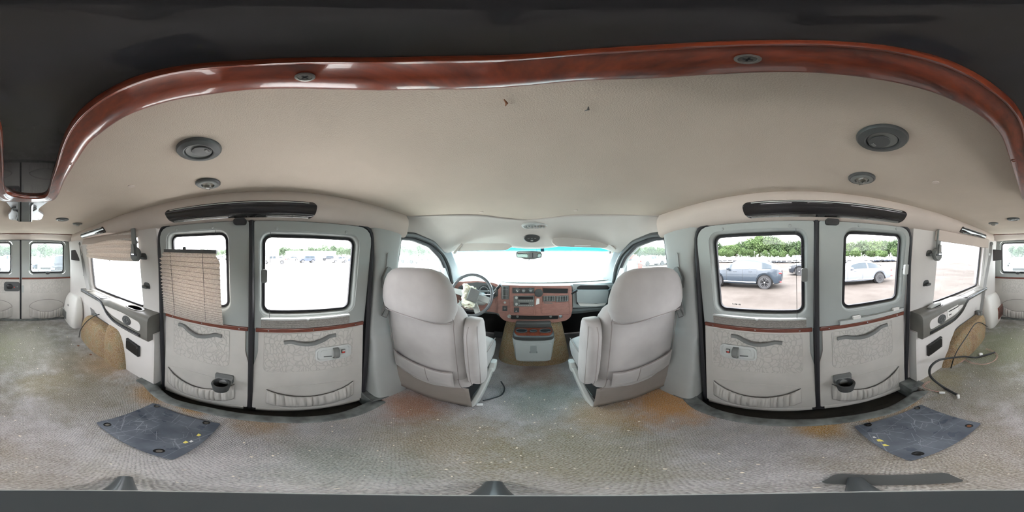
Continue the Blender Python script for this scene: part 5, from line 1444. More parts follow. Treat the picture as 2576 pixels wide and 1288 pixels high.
# coat hooks on the pillars behind the side doors
for s, pts in ((-1, ((362, 645), (370, 718))), (1, ((2337, 637), (2329, 712)))):
    for i, (px, py) in enumerate(pts):
        y, z = wl(px, py, s); c = W3(s, y, z)
        nm = ('left', 'right')[s > 0]
        mb = MB().prism(fillet([(y - .030, z - .022), (y + .030, z - .022), (y + .030, z + .004), (y + .018, z + .022), (y - .018, z + .022), (y - .030, z + .004)], .010), [], lambda u, v, d, s=s: W3(s, u, v, d), -.006, .0)
        r = one('belt_guide_hook', mb, M['dark_grey'], '%s dark hook on the white pillar behind the %s side doors' % (('upper', 'lower')[i], nm), 'hook', 'dark hooks on the pillars', bevel=.002)
        part('hook_lip', MB().prism(fillet([(y - .024, z - .018), (y + .024, z - .018), (y + .024, z - .004), (y - .024, z + .002)], .006), [], lambda u, v, d, s=s: W3(s, u, v, d), -.030, -.004), M['dark_grey'], r, bevel=.003)

# blinds of the big rear side windows
fnL = lambda u, v, d: W3(-1, u, v, d)
def rb(u, v):   # raised crooked blind: folds with a sloping lower edge
    y = -1.70 + .86 * u
    top = 1.205; bot = 1.035 - .010 * sin(pi * u) + (.0) * u - .012 * u
    z = top + (bot - top) * v
    return fnL(y, z, -.014 - .010 * sin(v * 26 + 2.2 * sin(3 * u)) - .012 * sin(pi * v) - .01 * sin(pi * u) * v)
r = one('raised_blind', MB().grid(rb, 40, 44), M['blind'], 'crumpled tan blind bunched up at the top of the left rear side window', 'blind', solid=.0015, ang=80)
part('blind_bottom_rail', MB().loft([[fnL(y, 1.035 - .010 * sin(pi * (y + 1.70) / .86) - .012 * (y + 1.7) / .86 + dz, -.02 - d) for d, dz in ((0, 0), (.022, 0), (.022, -.026), (0, -.026))] for y in [-1.70 + .86 * k / 10 for k in range(11)]]), M['blind'], r)
part('rail_peg', MB().tube([fnL(-1.22, 1.0, -.03), fnL(-1.22, .985, -.03)], .006, 8), M['dark_grey'], r)
va = MB().grid(lambda u, v: fnL(-1.80 + .90 * u, 1.218 - v * (.065 + .018 * sin(7 * u) * u + .02 * (u > .9) * 0), -.020 - .022 * v - .01 * sin(5 * u)), 30, 4)
one('valance', va, M['cove'], 'beige fabric valance sagging over the crumpled left blind', 'valance', solid=.004, ang=80)
fnR = lambda u, v, d: W3(1, u, v, d)
va = MB().prism([(-1.98, 1.12), (-.93, 1.145), (-.93, 1.225), (-1.98, 1.225)], [], fnR, -.045, -.005)
r = one('valance', va, M['cove'], 'straight grey beige valance box over the right rear side window', 'valance', bevel=.008)
one('window_cord', MB().tube(smooth([fnR(-1.93, 1.12, -.02), fnR(-1.93, .95, -.03), fnR(-1.90, .80, -.04), fnR(-1.92, .76, -.03)], 5), .002, 5), M['dark_grey'], 'thin blind cord hanging at the rear edge of the right window', 'cord')
one('window_cord', MB().tube(smooth([fnL(-1.86, 1.14, -.02), fnL(-1.86, .95, -.03), fnL(-1.83, .80, -.05), fnL(-1.85, .77, -.05)], 5), .002, 5), M['dark_grey'], 'thin blind cord hanging at the rear edge of the left window', 'cord')

# ------------------------------------------------------------------ on the floor
def floor_plate(corners, bolts, stick, label, s):
    P = [atZ(x, y, .008) for x, y in corners]
    cx = sum(p.x for p in P) / 4; cy = sum(p.y for p in P) / 4
    r = thing('floor_plate', label, 'plate', (cx, cy, 0), 'scratched plates screwed to the floor')
    bl_ = [atZ(x, y, .01) for x, y in bolts]
    holes = [[(b.x + .016 * cos(2 * pi * k / 16), b.y + .016 * sin(2 * pi * k / 16)) for k in range(16)] for b in bl_]
    part('plate_sheet', MB().prism(fillet([(p.x, p.y) for p in P], .008, 3), holes, lambda u, v, d: Vector((u, v, d)), .003, .010), M['plate'], r)
    rn_ = random.Random(int(cx * 1000)); sm_ = MB()
    for _ in range(46):
        a = P[0].lerp(P[1], rn_.uniform(.06, .94)).lerp(P[3].lerp(P[2], rn_.uniform(.06, .94)), rn_.uniform(.06, .94)); th = rn_.choice((.5, .7, 1.9, 2.2)) + rn_.gauss(0, .4); L_ = rn_.uniform(.008, .075)
        b_ = a + Vector((cos(th), sin(th), 0)) * L_
        if any((q - (a + b_) / 2).length < .05 for q in bl_) or abs(b_.x - cx) > .13 or abs(b_.y - cy) > .15: continue
        w_ = Vector((-sin(th), cos(th), 0)) * rn_.uniform(.0002, .0007)
        sm_.add([Vector((q.x, q.y, .0102)) for q in (a - w_, b_ - w_ * .4, b_ + w_ * .4, a + w_)], [(0, 1, 2, 3)])
    part('scratches', sm_, M['scratch'], r, flat=True)['kind'] = 'stuff'
    for i, b in enumerate(bl_):
        h = part('bolt_hole', MB().lathe([(.0165, .0055), (.001, .0052)], (b.x, b.y, 0), (0, 0, 1), 16), M['black'], r)
        part('bolt', MB().lathe([(.010, .004), (.009, .007), (.003, .008)], (b.x, b.y, .0), (0, 0, 1), 12), (M['steel'] if s < 0 or i == 1 else M['black']) if not (s > 0 and i == 2) else M['brown'], h)
    for (x, y, sz, m) in stick:
        c = atZ(x, y, .0105); part('sticker_scrap', MB().prism([(c.x - sz, c.y - sz * .6), (c.x + sz * .9, c.y - sz * .4), (c.x + sz, c.y + sz * .5), (c.x - sz * .3, c.y + sz * .8)], [], lambda u, v, d: Vector((u, v, .0101 + d)), 0, .0008), M[m], r)
floor_plate([(241, 1063), (385, 1014), (555, 1066), (433, 1157)], [(270, 1068), (395, 1021), (519, 1063), (400, 1134)], [(500, 1094, .010, 'yellow'), (467, 1112, .010, 'yellow'), (481, 1110, .008, 'white')], 'scratched grey metal plate on the carpet by the left step well', -1)
floor_plate([(2148, 1072), (2317, 1018), (2468, 1065), (2290, 1160)], [(2183, 1068), (2307, 1026), (2438, 1071), (2309, 1141)], [(2214, 1108, .012, 'yellow'), (2228, 1120, .010, 'yellow'), (2200, 1100, .007, 'white')], 'scratched grey metal plate on the carpet by the right step well', 1)

# loose conduit and wires by the right wheel arch
def cpt(x, y):
    p = atZ(x, y, .012)
    return p if p.x < .635 else atX(x, y, .635)
pth = smooth([cpt(x, y) for x, y in ((2410, 994), (2375, 975), (2345, 952), (2338, 935), (2345, 918), (2365, 905), (2395, 900), (2425, 897), (2455, 899), (2480, 893), (2503, 886))], 6)
cdt = thing('loose_conduit', 'black conduit looping over the carpet with a bare white end', 'cable', pth[0])
part('conduit', MB().tube(pth, .0085, 10), M['wire_black'], cdt)
part('white_plug', MB().tube([pth[0], pth[0] + Vector((-.02, .028, 0))], [.010, .007], 8), M['white'], cdt)
wr = thing('loose_wires', 'thin pink and red wires lying beside the black conduit', 'wires', atZ(2340, 985, 0))
for k, (dx, m) in enumerate(((0, 'wire_red'), (3, 'wire_red'))):
    part('wire', MB().tube(smooth([atZ(x + dx, y + dx * .4, .006) for x, y in ((2366, 986), (2345, 982), (2325, 975), (2322, 968), (2338, 958))], 5), .0016, 6), M[m], wr)
    part('wire', MB().tube(smooth([atZ(x + dx, y - dx * .5, .008) for x, y in ((2395, 908), (2415, 912), (2425, 906), (2445, 914), (2475, 917), (2500, 908), (2507, 895), (2495, 884), (2478, 878))], 5), .0016, 6), M[m], wr)
e = atZ(2370, 988, .01); part('connector', MB().box(e, (.035, .018, .014), Matrix.Rotation(.6, 3, 'Z')), M['white'], wr, bevel=.003)
one('foam_scrap', MB().lathe([(.004, 0), (.022, .004), (.020, .018), (.006, .026)], atZ(2467, 893, 0), (0, 0, 1), 9), M['white'], 'crumpled white and yellow scrap at the foot of the right wheel arch', 'scrap')
for px, py, a, L, lb in ((100, 1010, .3, .0, ''),):
    pass
for px, py, L, m, lb in ((1268, 250, .016, 'brown', 'curled brown leaf bit stuck to the ceiling, left of centre'), (1480, 268, .012, 'dark_grey', 'dark speck stuck to the ceiling right of the brown leaf bit')):
    c = atZ(px, py, ZC - .002); one('ceiling_speck', MB().tube([c, c + Vector((.002, L * .5, -.003)), c + Vector((-.001, L, -.001))], [.0008, .002, .0006], 6), M[m], lb, 'speck')
# crumbs and grit
rnd = random.Random(12); mb = MB()
for _ in range(420):
    if rnd.random() < .5: x, y = rnd.uniform(-.6, .6), rnd.uniform(-2.2, .9)
    else: x, y = rnd.gauss(0, .32), rnd.gauss(.35, .35)
    if abs(x) > .60: continue
    s_ = rnd.uniform(.0008, .0030) if rnd.random() < .85 else rnd.uniform(.003, .0045)
    mb.box((x, y, .002 + s_ * .3), (s_ * 2, s_ * rnd.uniform(.6, 1.6), s_), Matrix.Rotation(rnd.uniform(0, 3), 3, 'Z'))
o = one('crumbs', mb, M['tan'], 'pale crumbs and grit scattered over the carpet', 'crumbs', flat=True); o['kind'] = 'stuff'
# rust holes where seats were bolted
for px, py, lb in ((197, 870, 'nearer the rear doors'), (228, 892, 'nearer the side doors')):
    c = atZ(px, py, 0); one('bolt_hole', MB().lathe([(.013, .001), (.011, .003), (.001, .002)], c, (0, 0, 1), 10), M['brown'], 'rusty bolt hole in the carpet beside the left wheel arch, ' + lb, 'bolt hole', 'rusty bolt holes in the carpet')

# camera stand below the lens
ts = thing('camera_stand', 'small dark tripod stand on the carpet right under the viewer', 'tripod', (0, 0, 0))
hd = Vector((0, 0, .74))
part('top_plate', MB().lathe([(.034, -.004), (.0355, 0), (.0355, .006), (.034, .008), (.001, .008)], hd, (0, 0, 1), 40), M['tripod'], ts)
part('plate_ring', MB().tube([hd + Vector((.0355 * cos(a), .0355 * sin(a), .006)) for a in [2 * pi * k / 40 for k in range(40)]], .0012, 6, True), M['light_grey'], ts)
part('pole', MB().tube([(0, 0, .06), (0, 0, .74)], .012, 14), M['tripod'], ts)
for px in (335, 1250, 2120):
    az = (px - CX) / 2576 * 2 * pi; d = Vector((sin(az), cos(az), 0))
    part('tripod_leg', MB().tube([Vector((0, 0, .10)), d * .08 + Vector((0, 0, .07)), d * .155 + Vector((0, 0, .035)), d * .212 + Vector((0, 0, .010))], [.018, .017, .014, .011], 12), M['tripod'], ts)
one('flat_pad', MB().prism(rrect(-.034, .034, -.085, .085, .014), [], lambda u, v, d: Vector((.165 + u * .83 + v * .55, -.105 - u * .55 + v * .83, d)), .002, .012), M['dark_grey'], 'flat dark grey pad with rounded corners lying beside the tripod foot', 'pad', bevel=.003)

# ------------------------------------------------------------------ outside: level with the camera, 1.7 m below it
GZ = -1.76
MO = Matrix.Translation((0, 0, H)) @ Matrix.Rotation(PITCH, 4, 'X')      # camera-level frame -> van frame
def place(o, x, y, rz=0.0, z=GZ, sc=1.0):
    o.matrix_basis = MO @ Matrix.Translation((x, y, z)) @ Matrix.Rotation(rz, 4, 'Z') @ Matrix.Diagonal((sc, sc, sc, 1))
def polar(px, d):
    az = (px - CX) / 2576 * 2 * pi; return d * sin(az), d * cos(az), -az
def dist_at(py): return -GZ / tan((py - 644) / 1288 * pi)

# ground
t = NT('glare_painted_lot')
g = t.n('NewGeometry'); P = g.outputs['Position']
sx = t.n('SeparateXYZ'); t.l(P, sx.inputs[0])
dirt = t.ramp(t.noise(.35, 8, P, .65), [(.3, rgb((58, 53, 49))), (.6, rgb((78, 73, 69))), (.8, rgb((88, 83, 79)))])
pale = t.ramp(t.noise(.5, 8, P, .65), [(.3, rgb((214, 212, 206))), (.7, rgb((236, 234, 230)))])  # glare on the left and front, painted into the ground colour
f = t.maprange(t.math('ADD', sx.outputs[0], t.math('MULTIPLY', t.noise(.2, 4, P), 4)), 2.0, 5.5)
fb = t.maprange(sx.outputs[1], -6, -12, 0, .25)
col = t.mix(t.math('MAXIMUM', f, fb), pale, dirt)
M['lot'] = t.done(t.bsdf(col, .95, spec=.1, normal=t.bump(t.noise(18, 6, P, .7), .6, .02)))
o = struct('floor_outside', MB().box((0, 0, -.25), (500, 500, .5)), M['lot'], 'dirt vehicle lot outside the van, glare painted pale on the left and front')
o.name = 'lot_ground'; place(o, 0, 0, 0, GZ - .5)

def paint(name, col, rough=.25): return mat(name, col, rough, metal=.0, coat=.25, var=.02, spec=.35)
M['p_grey'] = paint('grey_blue_paint', (44, 52, 60)); M['p_silver'] = paint('silver_paint', (104, 108, 114)); M['p_white'] = paint('white_car_paint', (160, 162, 164))
M['p_black'] = paint('black_car_paint', (34, 38, 44)); M['p_red'] = paint('red_car_paint', (150, 36, 24)); M['p_blue'] = paint('dark_blue_car_paint', (48, 58, 74))
M['car_glass'] = mat('car_window', (34, 44, 50), .12, spec=.35, var=.02); M['tyre'] = mat('tyre_rubber', (40, 40, 42), .8)
M['alloy'] = mat('alloy_wheel', (170, 172, 176), .3, metal=.6, var=.03); M['alloy_dark'] = mat('dark_alloy_wheel', (34, 34, 38), .3, metal=.6)
M['headlamp'] = mat('headlamp', (180, 184, 186), .1, coat=1); M['tail'] = mat('tail_lamp', (150, 18, 24), .2, coat=1); M['amber'] = mat('amber_lamp', (220, 110, 30), .3)

# side profiles (x along the car, front = +x): (x, bottom, belt, roof, half width, half roof width)
PROF = {
 'suv': (4.72, [(2.34, .42, .70, .74, .62, .4), (2.28, .26, .80, .84, .80, .5), (2.05, .22, .92, .96, .92, .7), (1.55, .22, 1.00, 1.04, .96, .78), (1.05, .24, 1.04, 1.08, .96, .80), (.95, .24, 1.05, 1.12, .96, .76), (.55, .24, 1.06, 1.44, .965, .66), (.15, .24, 1.06, 1.60, .965, .64), (-.35, .24, 1.07, 1.64, .965, .64), (-.95, .24, 1.08, 1.60, .965, .63), (-1.45, .24, 1.10, 1.50, .965, .60), (-1.95, .26, 1.12, 1.28, .95, .62), (-2.15, .30, 1.10, 1.14, .92, .66), (-2.32, .40, .98, 1.02, .82, .6), (-2.37, .46, .74, .78, .66, .5)], 1.42, -1.42, .375, (.72, -1.88)),
 'sedan': (4.95, [(2.47, .40, .60, .64, .62, .4), (2.38, .24, .72, .76, .82, .6), (2.1, .20, .82, .86, .90, .72), (1.5, .20, .90, .94, .93, .78), (1.0, .20, .94, .98, .93, .78), (.85, .20, .95, 1.02, .93, .72), (.3, .20, .96, 1.34, .93, .60), (-.1, .20, .97, 1.43, .93, .58), (-.6, .20, .98, 1.44, .93, .58), (-1.1, .20, .99, 1.36, .93, .57), (-1.6, .22, 1.00, 1.16, .93, .60), (-1.95, .24, 1.00, 1.05, .92, .68), (-2.3, .30, .98, 1.02, .86, .66), (-2.44, .40, .86, .90, .76, .6), (-2.48, .46, .70, .72, .62, .5)], 1.45, -1.42, .345, (.62, -1.75)),
 'pickup': (5.7, [(2.85, .45, .90, .94, .86, .6), (2.75, .35, 1.05, 1.09, .96, .7), (2.3, .35, 1.14, 1.18, .99, .8), (1.5, .35, 1.18, 1.22, .99, .8), (1.3, .35, 1.18, 1.26, .99, .74), (.8, .35, 1.19, 1.82, .99, .70), (.2, .35, 1.19, 1.90, .99, .70), (-.55, .35, 1.19, 1.86, .99, .70), (-.68, .35, 1.19, 1.24, .99, .86), (-1.5, .35, 1.20, 1.22, .99, .88), (-2.7, .40, 1.20, 1.22, .98, .88), (-2.84, .50, 1.18, 1.20, .95, .86)], 1.85, -1.75, .40, (1.0, -.50)),
 'jeep': (4.3, [(2.15, .50, 1.02, 1.06, .72, .6), (2.1, .45, 1.08, 1.12, .80, .66), (1.3, .45, 1.12, 1.16, .84, .70), (.95, .45, 1.14, 1.22, .88, .74), (.80, .45, 1.15, 1.76, .90, .72), (.5, .45, 1.15, 1.84, .90, .72), (-1.4, .45, 1.15, 1.84, .90, .72), (-1.95, .45, 1.15, 1.80, .90, .70), (-2.05, .5, 1.12, 1.16, .88, .74)], 1.35, -1.35, .41, (.78, -1.85)),
}
def car_meshes(kind):
    L, S, xf, xr, wr, gl = PROF[kind]
    body = MB(); rings = []
    def sec(x):
        for a, b in zip(S, S[1:]):
            if b[0] <= x <= a[0]:
                t = (a[0] - x) / (a[0] - b[0]); return [p + (q - p) * t for p, q in zip(a, b)]
        return list(S[0] if x > S[0][0] else S[-1])
    xs = sorted(set([round(S[0][0] + (S[-1][0] - S[0][0]) * k / 44, 3) for k in range(45)] + [p[0] for p in S]), reverse=True)
    for x in xs:
        _, zb, zl, zr, w, rw_ = sec(x)
        for xc in (xf, xr):
            d = wr + .07; 
            if abs(x - xc) < d: zb = max(zb, wr + sqrt(max(0, d * d - (x - xc) ** 2)) - .02)
        h = zl - zb
        half = [(.0, zb), (w * .80, zb), (w * .95, zb + h * .06), (w, zb + h * .35), (w * .985, zb + h * .70), (w * .95, zl), (rw_ + (w * .95 - rw_) * .12, zr - (zr - zl) * .16), (rw_ * .90, zr - .01), (rw_ * .5, zr + .012), (0, zr + .018)]
        rings.append([Vector((x, y, z)) for y, z in half] + [Vector((x, -y, z)) for y, z in half[-2:0:-1]])
    body.loft(rings)
    # side glass, windscreen and rear glass lie just proud of the body
    glass_ = MB()
    def gpt(x, v, s, off=.006):
        _, zb, zl, zr, w, rw_ = sec(x)
        y0, z0 = w * .95, zl; y1, z1 = rw_ + (w * .95 - rw_) * .12, zr - (zr - zl) * .16
        z0 += .015; vv = .04 + .9 * v
        return Vector((x, s * (y0 + (y1 - y0) * vv + off), z0 + (z1 - z0) * vv))
    for s in (1, -1):
        x0, x1 = gl; m = (x0 + x1) / 2 - .02
        for a, b in ((x0 - .12, m + .05), (m - .05, x1 + .10)):
            n = 10; top = [gpt(a + (b - a) * k / n, 1, s) for k in range(n + 1)]; bot = [gpt(a + (b - a) * k / n, 0, s) for k in range(n + 1)]
            o_ = len(glass_.v); glass_.add(top + bot, [(k, k + 1, n + 2 + k, n + 1 + k) for k in range(n)])
    def tg(xa, xb):
        A, B = sec(xa), sec(xb); g_ = []
        for q in (A, B): g_.append([Vector((q[0], k * q[5] * (.86 if q[3] - q[2] > .1 else 1.0), q[3] + .022 - .03 * abs(k))) for k in (-1, -.5, 0, .5, 1)])
        glass_.add(g_[0] + g_[1], [(k, k + 1, 6 + k, 5 + k) for k in range(4)])
    fs = [p[0] for p in S if p[3] - p[2] > .30]
    lowf = min(p[0] for p in S if p[3] - p[2] < .12 and p[0] > fs[0]); tg(lowf - .04, fs[0] if kind in ('jeep', 'pickup') else fs[1] + .1)
    lowr = max(p[0] for p in S if p[3] - p[2] < .12 and p[0] < fs[-1]); tg(fs[-1] + .05, lowr + .06)
    return body, glass_, sec, xf, xr, wr, gl
def wheel_mb(c, r, s):
    ty = MB().lathe([(r * .70, -.10), (r * .96, -.11), (r, -.07), (r, .07), (r * .96, .11), (r * .70, .10)], c, (0, s, 0), 32)
    rim = MB().lathe([(r * .72, .07), (r * .72, .105), (r * .67, .105), (r * .64, .06), (.001, .05)], c, (0, s, 0), 32)
    sp = MB()
    for k in range(10):
        a = 2 * pi * k / 10 + (.12 if k % 2 else -.12); q = Matrix.Rotation(a, 3, 'Y')
        sp.box(Vector(c) + q @ Vector((r * .36, s * .085, 0)), (r * .60, .03, r * .085), q)
    sp.lathe([(r * .13, .06), (r * .13, .11), (.001, .115)], c, (0, s, 0), 16)
    return ty, rim, sp
def car(kind, paint_, label, x, y, rz, group=None, fine=True, rim_m='alloy', sc=1.0, sticker=False):
    body, gls, sec, xf, xr, wr, gl = car_meshes(kind)
    nm = {'suv': 'car', 'sedan': 'car', 'pickup': 'pickup_truck', 'jeep': 'car'}[kind]
    r = thing(nm, label, 'truck' if kind == 'pickup' else 'car', (0, 0, 0), group)
    part('car_body', body, M[paint_], r, ang=32)
    part('car_windows', gls, M['car_glass'], r)
    for s in (1, -1):
        for xc in (xf, xr):
            c = (xc, s * (sec(xc)[4] - .11), wr)
            ty, rm, sp = wheel_mb(c, wr, s)
            w = part('wheel', ty, M['tyre'], r)
            if fine:
                part('wheel_rim', rm, M['dark_grey'], w); part('wheel_spokes', sp, M[rim_m], w)
            else: rm.add(sp.v, sp.f); part('wheel_rim', rm, M[rim_m], w)
            part('wheel_well', MB().lathe([(wr + .06, -.30), (wr + .06, -.02), (.001, -.02)], (xc, s * (sec(xc)[4] - .12), wr + .02), (0, s, 0), 24), M['black'], r)
        xh = S0 = PROF[kind][1][1][0]
        q = sec(xh - .10); part('headlamp', MB().box((xh - .10, s * (q[4] * .86), q[1] + (q[2] - q[1]) * .72), (.28, .22, .13)), M['headlamp'], r, bevel=.03)
        xb = PROF[kind][1][-2][0]; q = sec(xb + .08)
        part('tail_lamp', MB().box((xb + .10, s * (q[4] * .90), q[1] + (q[2] - q[1]) * (.80)), (.26, .18, .09 if kind != 'pickup' else .25)), M['tail'], r, bevel=.02)
        if fine:
            q = sec(gl[0] - .1)
            mc = Vector((gl[0] - .08, s * (q[4] + .10), q[2] + .06))
            mb = MB(); blob(mb, [((mc.x + dx, mc.y, mc.z), .11 * k, .075 * k, 3) for dx, k in ((-.06, .8), (0, 1), (.06, .8), (.10, .4))], 16, axis='x'); mo = part('door_mirror', mb, M[paint_], r)
            part('mirror_foot', MB().box(mc + Vector((0, -s * .08, -.07)), (.08, .10, .04)), M['black'], mo)
            for xd in (.28, -.62):
                q = sec(xd); hz = q[1] + (q[2] - q[1]) * .88
                part('door_handle', MB().box((xd, s * (q[4] * .965 + .012), hz), (.20, .03, .03)), M[paint_], r, bevel=.01)
            for xd in (.78, -.18, -1.0):
                pts = []
                for k in range(8):
                    q = sec(xd); h = q[2] - q[1]; v = .06 + .94 * k / 7
                    ys_ = [(0, .95), (.06, .95), (.35, 1.0), (.70, .985), (1.0, .95)]
                    for (v0, w0), (v1, w1) in zip(ys_, ys_[1:]):
                        if v0 <= v <= v1: wq = w0 + (w1 - w0) * (v - v0) / max(1e-6, v1 - v0)
                    pts.append((xd, s * (q[4] * wq + .001), q[1] + h * v))
                part('door_gap', MB().tube(pts, .006, 6), M['black'], r)
            q = sec(0); part('sill_strip', MB().box((0, s * (q[4] * .985), q[1] + .14), (1.9, .05, .05)), M['silver'], r, bevel=.015)
            part('rear_reflector', MB().box((xb + .02, s * q[4] * .86, .42), (.10, .18, .05)), M['tail'], r, bevel=.01)
    place(r, x, y, rz, sc=sc)
    return r

# nearest cars, right of the van (front towards the van's front)
x0 = 9.3
car('suv', 'p_grey', 'dark grey hatchback car with many-spoke alloy wheels, seen through the right door window', x0, 2.62, pi / 2, sc=.96)
car('sedan', 'p_silver', 'silver sedan with dark wheels, seen through the small right window', 9.8, -4.15, pi / 2, rim_m='alloy_dark')
car('suv', 'p_black', 'black car facing left behind the grey hatchback, wheel in view', 15.4, -2.35, pi / 2 + .0, rim_m='alloy')
car('pickup', 'p_red', 'red pickup truck beyond the passenger window', 8.6, 12.7, radians(56), rim_m='alloy')
x, y, a = polar(772, 42); car('jeep', 'p_blue', 'dark boxy off-road car in the middle distance left of the van', x, y, radians(-80), fine=False)
x, y, a = polar(690, 36); car('pickup', 'p_white', 'white pickup truck beyond the left door window', x, y, radians(-95), fine=False)
x, y, a = polar(853, 44); car('suv', 'p_white', 'white hatchback right of the dark boxy off-road car', x, y, radians(-85), fine=False)
x, y, a = polar(735, 58); car('suv', 'p_silver', 'small silver car behind the white pickup truck', x, y, radians(-90), fine=False)

def copy_tree(o, parent=None):
    c = o.copy(); C.objects.link(c)
    if parent is not None: c.parent = parent
    for ch in [q for q in CH.get(o.name, [])]: copy_tree(ch, c)
    return c
def simple_car(kind, paint_, label, group):
    body, gls, sec, xf, xr, wr, gl = car_meshes(kind)
    r = thing('parked_car' if kind != 'pickup' else 'parked_pickup', label, 'car', (0, 0, 0), group)
    part('car_body', body, M[paint_], r, ang=32); part('car_windows', gls, M['car_glass'], r)
    for s in (1, -1):
        for xc in (xf, xr):
            ty, rm, sp = wheel_mb((xc, s * (sec(xc)[4] - .11), wr), wr, s); part('wheel', ty, M['tyre'], r)
    xh = PROF[kind][1][1][0]; q = sec(xh)
    part('grille', MB().box((xh + .06, 0, q[1] + (q[2] - q[1]) * .55), (.10, 1.1, .22)), M['black'], r, bevel=.02)
    for s in (1, -1): part('headlamp', MB().box((xh - .02, s * .66, q[1] + (q[2] - q[1]) * .78), (.2, .26, .13)), M['headlamp'], r, bevel=.02)
    return r
rnd = random.Random(31)
GR = {'right': ('row of pale cars parked far right of the van, below the trees', 'cars parked in the row far right'), 'rear': ('car parked behind the van, seen through the rear door windows', 'cars parked behind the van'),
      'front': ('distant car beyond the front side windows', 'distant cars ahead of the van'), 'left': ('distant car left of the van beside the long white building', 'distant cars left of the van')}
protos = {}
for kind, pt in (('suv', 'p_white'), ('sedan', 'p_white'), ('pickup', 'p_white'), ('suv', 'p_black'), ('sedan', 'p_blue'), ('jeep', 'p_black'), ('sedan', 'p_silver'), ('suv', 'p_red')):
    protos[(kind, pt)] = simple_car(kind, pt, 'x', 'y')
CH = {}
for o in C.objects:
    if o.parent: CH.setdefault(o.parent.name, []).append(o)
used = set()
def put_car(key, px, d, heading, reg, label=None):
    p = protos[key]
    o = p if key not in used else copy_tree(p)
    used.add(key)
    lb, gr = GR[reg]
    cname = {'p_white': 'white', 'p_black': 'black', 'p_blue': 'dark blue', 'p_silver': 'silver', 'p_red': 'red'}[key[1]]
    kn = {'suv': 'hatchback', 'sedan': 'sedan', 'pickup': 'pickup', 'jeep': 'boxy off-road car'}[key[0]]
    o['label'] = label or '%s %s %s' % (cname, kn, {'right': 'parked in the far row right of the van, below the trees', 'rear': 'parked behind the van, beyond the rear door windows', 'front': 'far ahead of the van, beyond the front side windows', 'left': 'far left of the van, near the long white building'}[reg])
    o['group'] = '%s %s cars %s' % (cname, kn, gr)
    x, y, a = polar(px, d); place(o, x, y, heading)
whites = [('suv', 'p_white'), ('sedan', 'p_white'), ('pickup', 'p_white'), ('sedan', 'p_silver'), ('suv', 'p_white')]
for i, px in enumerate(range(1792, 2300, 13)):
    az = (px - CX) / 2576 * 2 * pi
    X = 42.0; d = X / max(.35, sin(az)); key = whites[rnd.randrange(5)] if px < 2195 or rnd.random() < .3 else (('suv', 'p_black'), ('sedan', 'p_blue'))[rnd.randrange(2)]
    if d < 70: put_car(key, px, d + rnd.uniform(-.3, .3), pi + rnd.uniform(-.1, .1), 'right')
for px, d, h, k in ((165, 12.5, -.35 + pi / 2, ('jeep', 'p_black')), (118, 19, pi / 2 - .2, ('sedan', 'p_white')), (98, 24, pi / 2 - .1, ('sedan', 'p_blue')), (88, 34, pi / 2, ('suv', 'p_white')), (140, 30, pi / 2, ('suv', 'p_silver') if False else ('sedan', 'p_silver')), (2566, 17, pi / 2 + .1, ('suv', 'p_white')), (2552, 30, pi / 2, ('sedan', 'p_white')), (20, 26, pi / 2, ('pickup', 'p_white')), (5, 40, pi / 2, ('suv', 'p_white')), (34, 48, pi / 2, ('sedan', 'p_silver')), (36, 15, pi / 2, ('sedan', 'p_silver'))):
    put_car(k, px, d, h, 'rear')
for px, d, h, k in ((1640, 30, pi, ('pickup', 'p_white')), (1672, 34, pi, ('suv', 'p_white')), (1600, 40, pi, ('sedan', 'p_silver')), (1620, 46, pi, ('suv', 'p_red')), (1030, 38, 0, ('suv', 'p_black')), (1072, 60, 0, ('sedan', 'p_white')), (1002, 52, 0, ('pickup', 'p_white')), (1655, 55, pi, ('sedan', 'p_blue')), (1580, 60, pi, ('sedan', 'p_white'))):
    put_car(k, px, d, h, 'front')
for px, d, h, k in ((700, 62, 0, ('suv', 'p_white')), (825, 60, 0, ('jeep', 'p_black')), (880, 50, 0, ('sedan', 'p_blue')), (470, 60, 0, ('suv', 'p_white')), (530, 56, 0, ('sedan', 'p_white')), (560, 70, 0, ('pickup', 'p_white'))):
    put_car(k, px, d, h + rnd.uniform(-1.7, -1.4), 'left')

# long white building and a shed
def building(px0, px1, d, h, label, name='building'):
    xa, ya, _ = polar(px0, d); xb, yb, _ = polar(px1, d); L = sqrt((xb - xa) ** 2 + (yb - ya) ** 2)
    r = thing(name, label, 'building', (0, 0, 0))
    b = part('building_walls', MB().box((0, 0, h * .45), (L, 9, h * .9)), M['white'], r)
    rf = MB(); rf.loft([[Vector((x, -4.8, h * .88)), Vector((x, 0, h)), Vector((x, 4.8, h * .88)), Vector((x, 0, h * .90))] for x in (-L / 2 - .3, L / 2 + .3)]); part('roof', rf, M['p_silver'], r)
    for k in (-.35, 0, .3): part('big_door', MB().box((L * k, 4.52, h * .3), (L * .08, .05, h * .58)), M['dark_grey'], r); part('big_door', MB().box((L * k, -4.52, h * .3), (L * .08, .05, h * .58)), M['dark_grey'], r)
    place(r, (xa + xb) / 2, (ya + yb) / 2, atan2(yb - ya, xb - xa))
building(722, 842, 85, 4.4, 'long white building beyond the left door window')
building(665, 700, 60, 6.5, 'low pale shed at the edge of the left door window', 'shed')

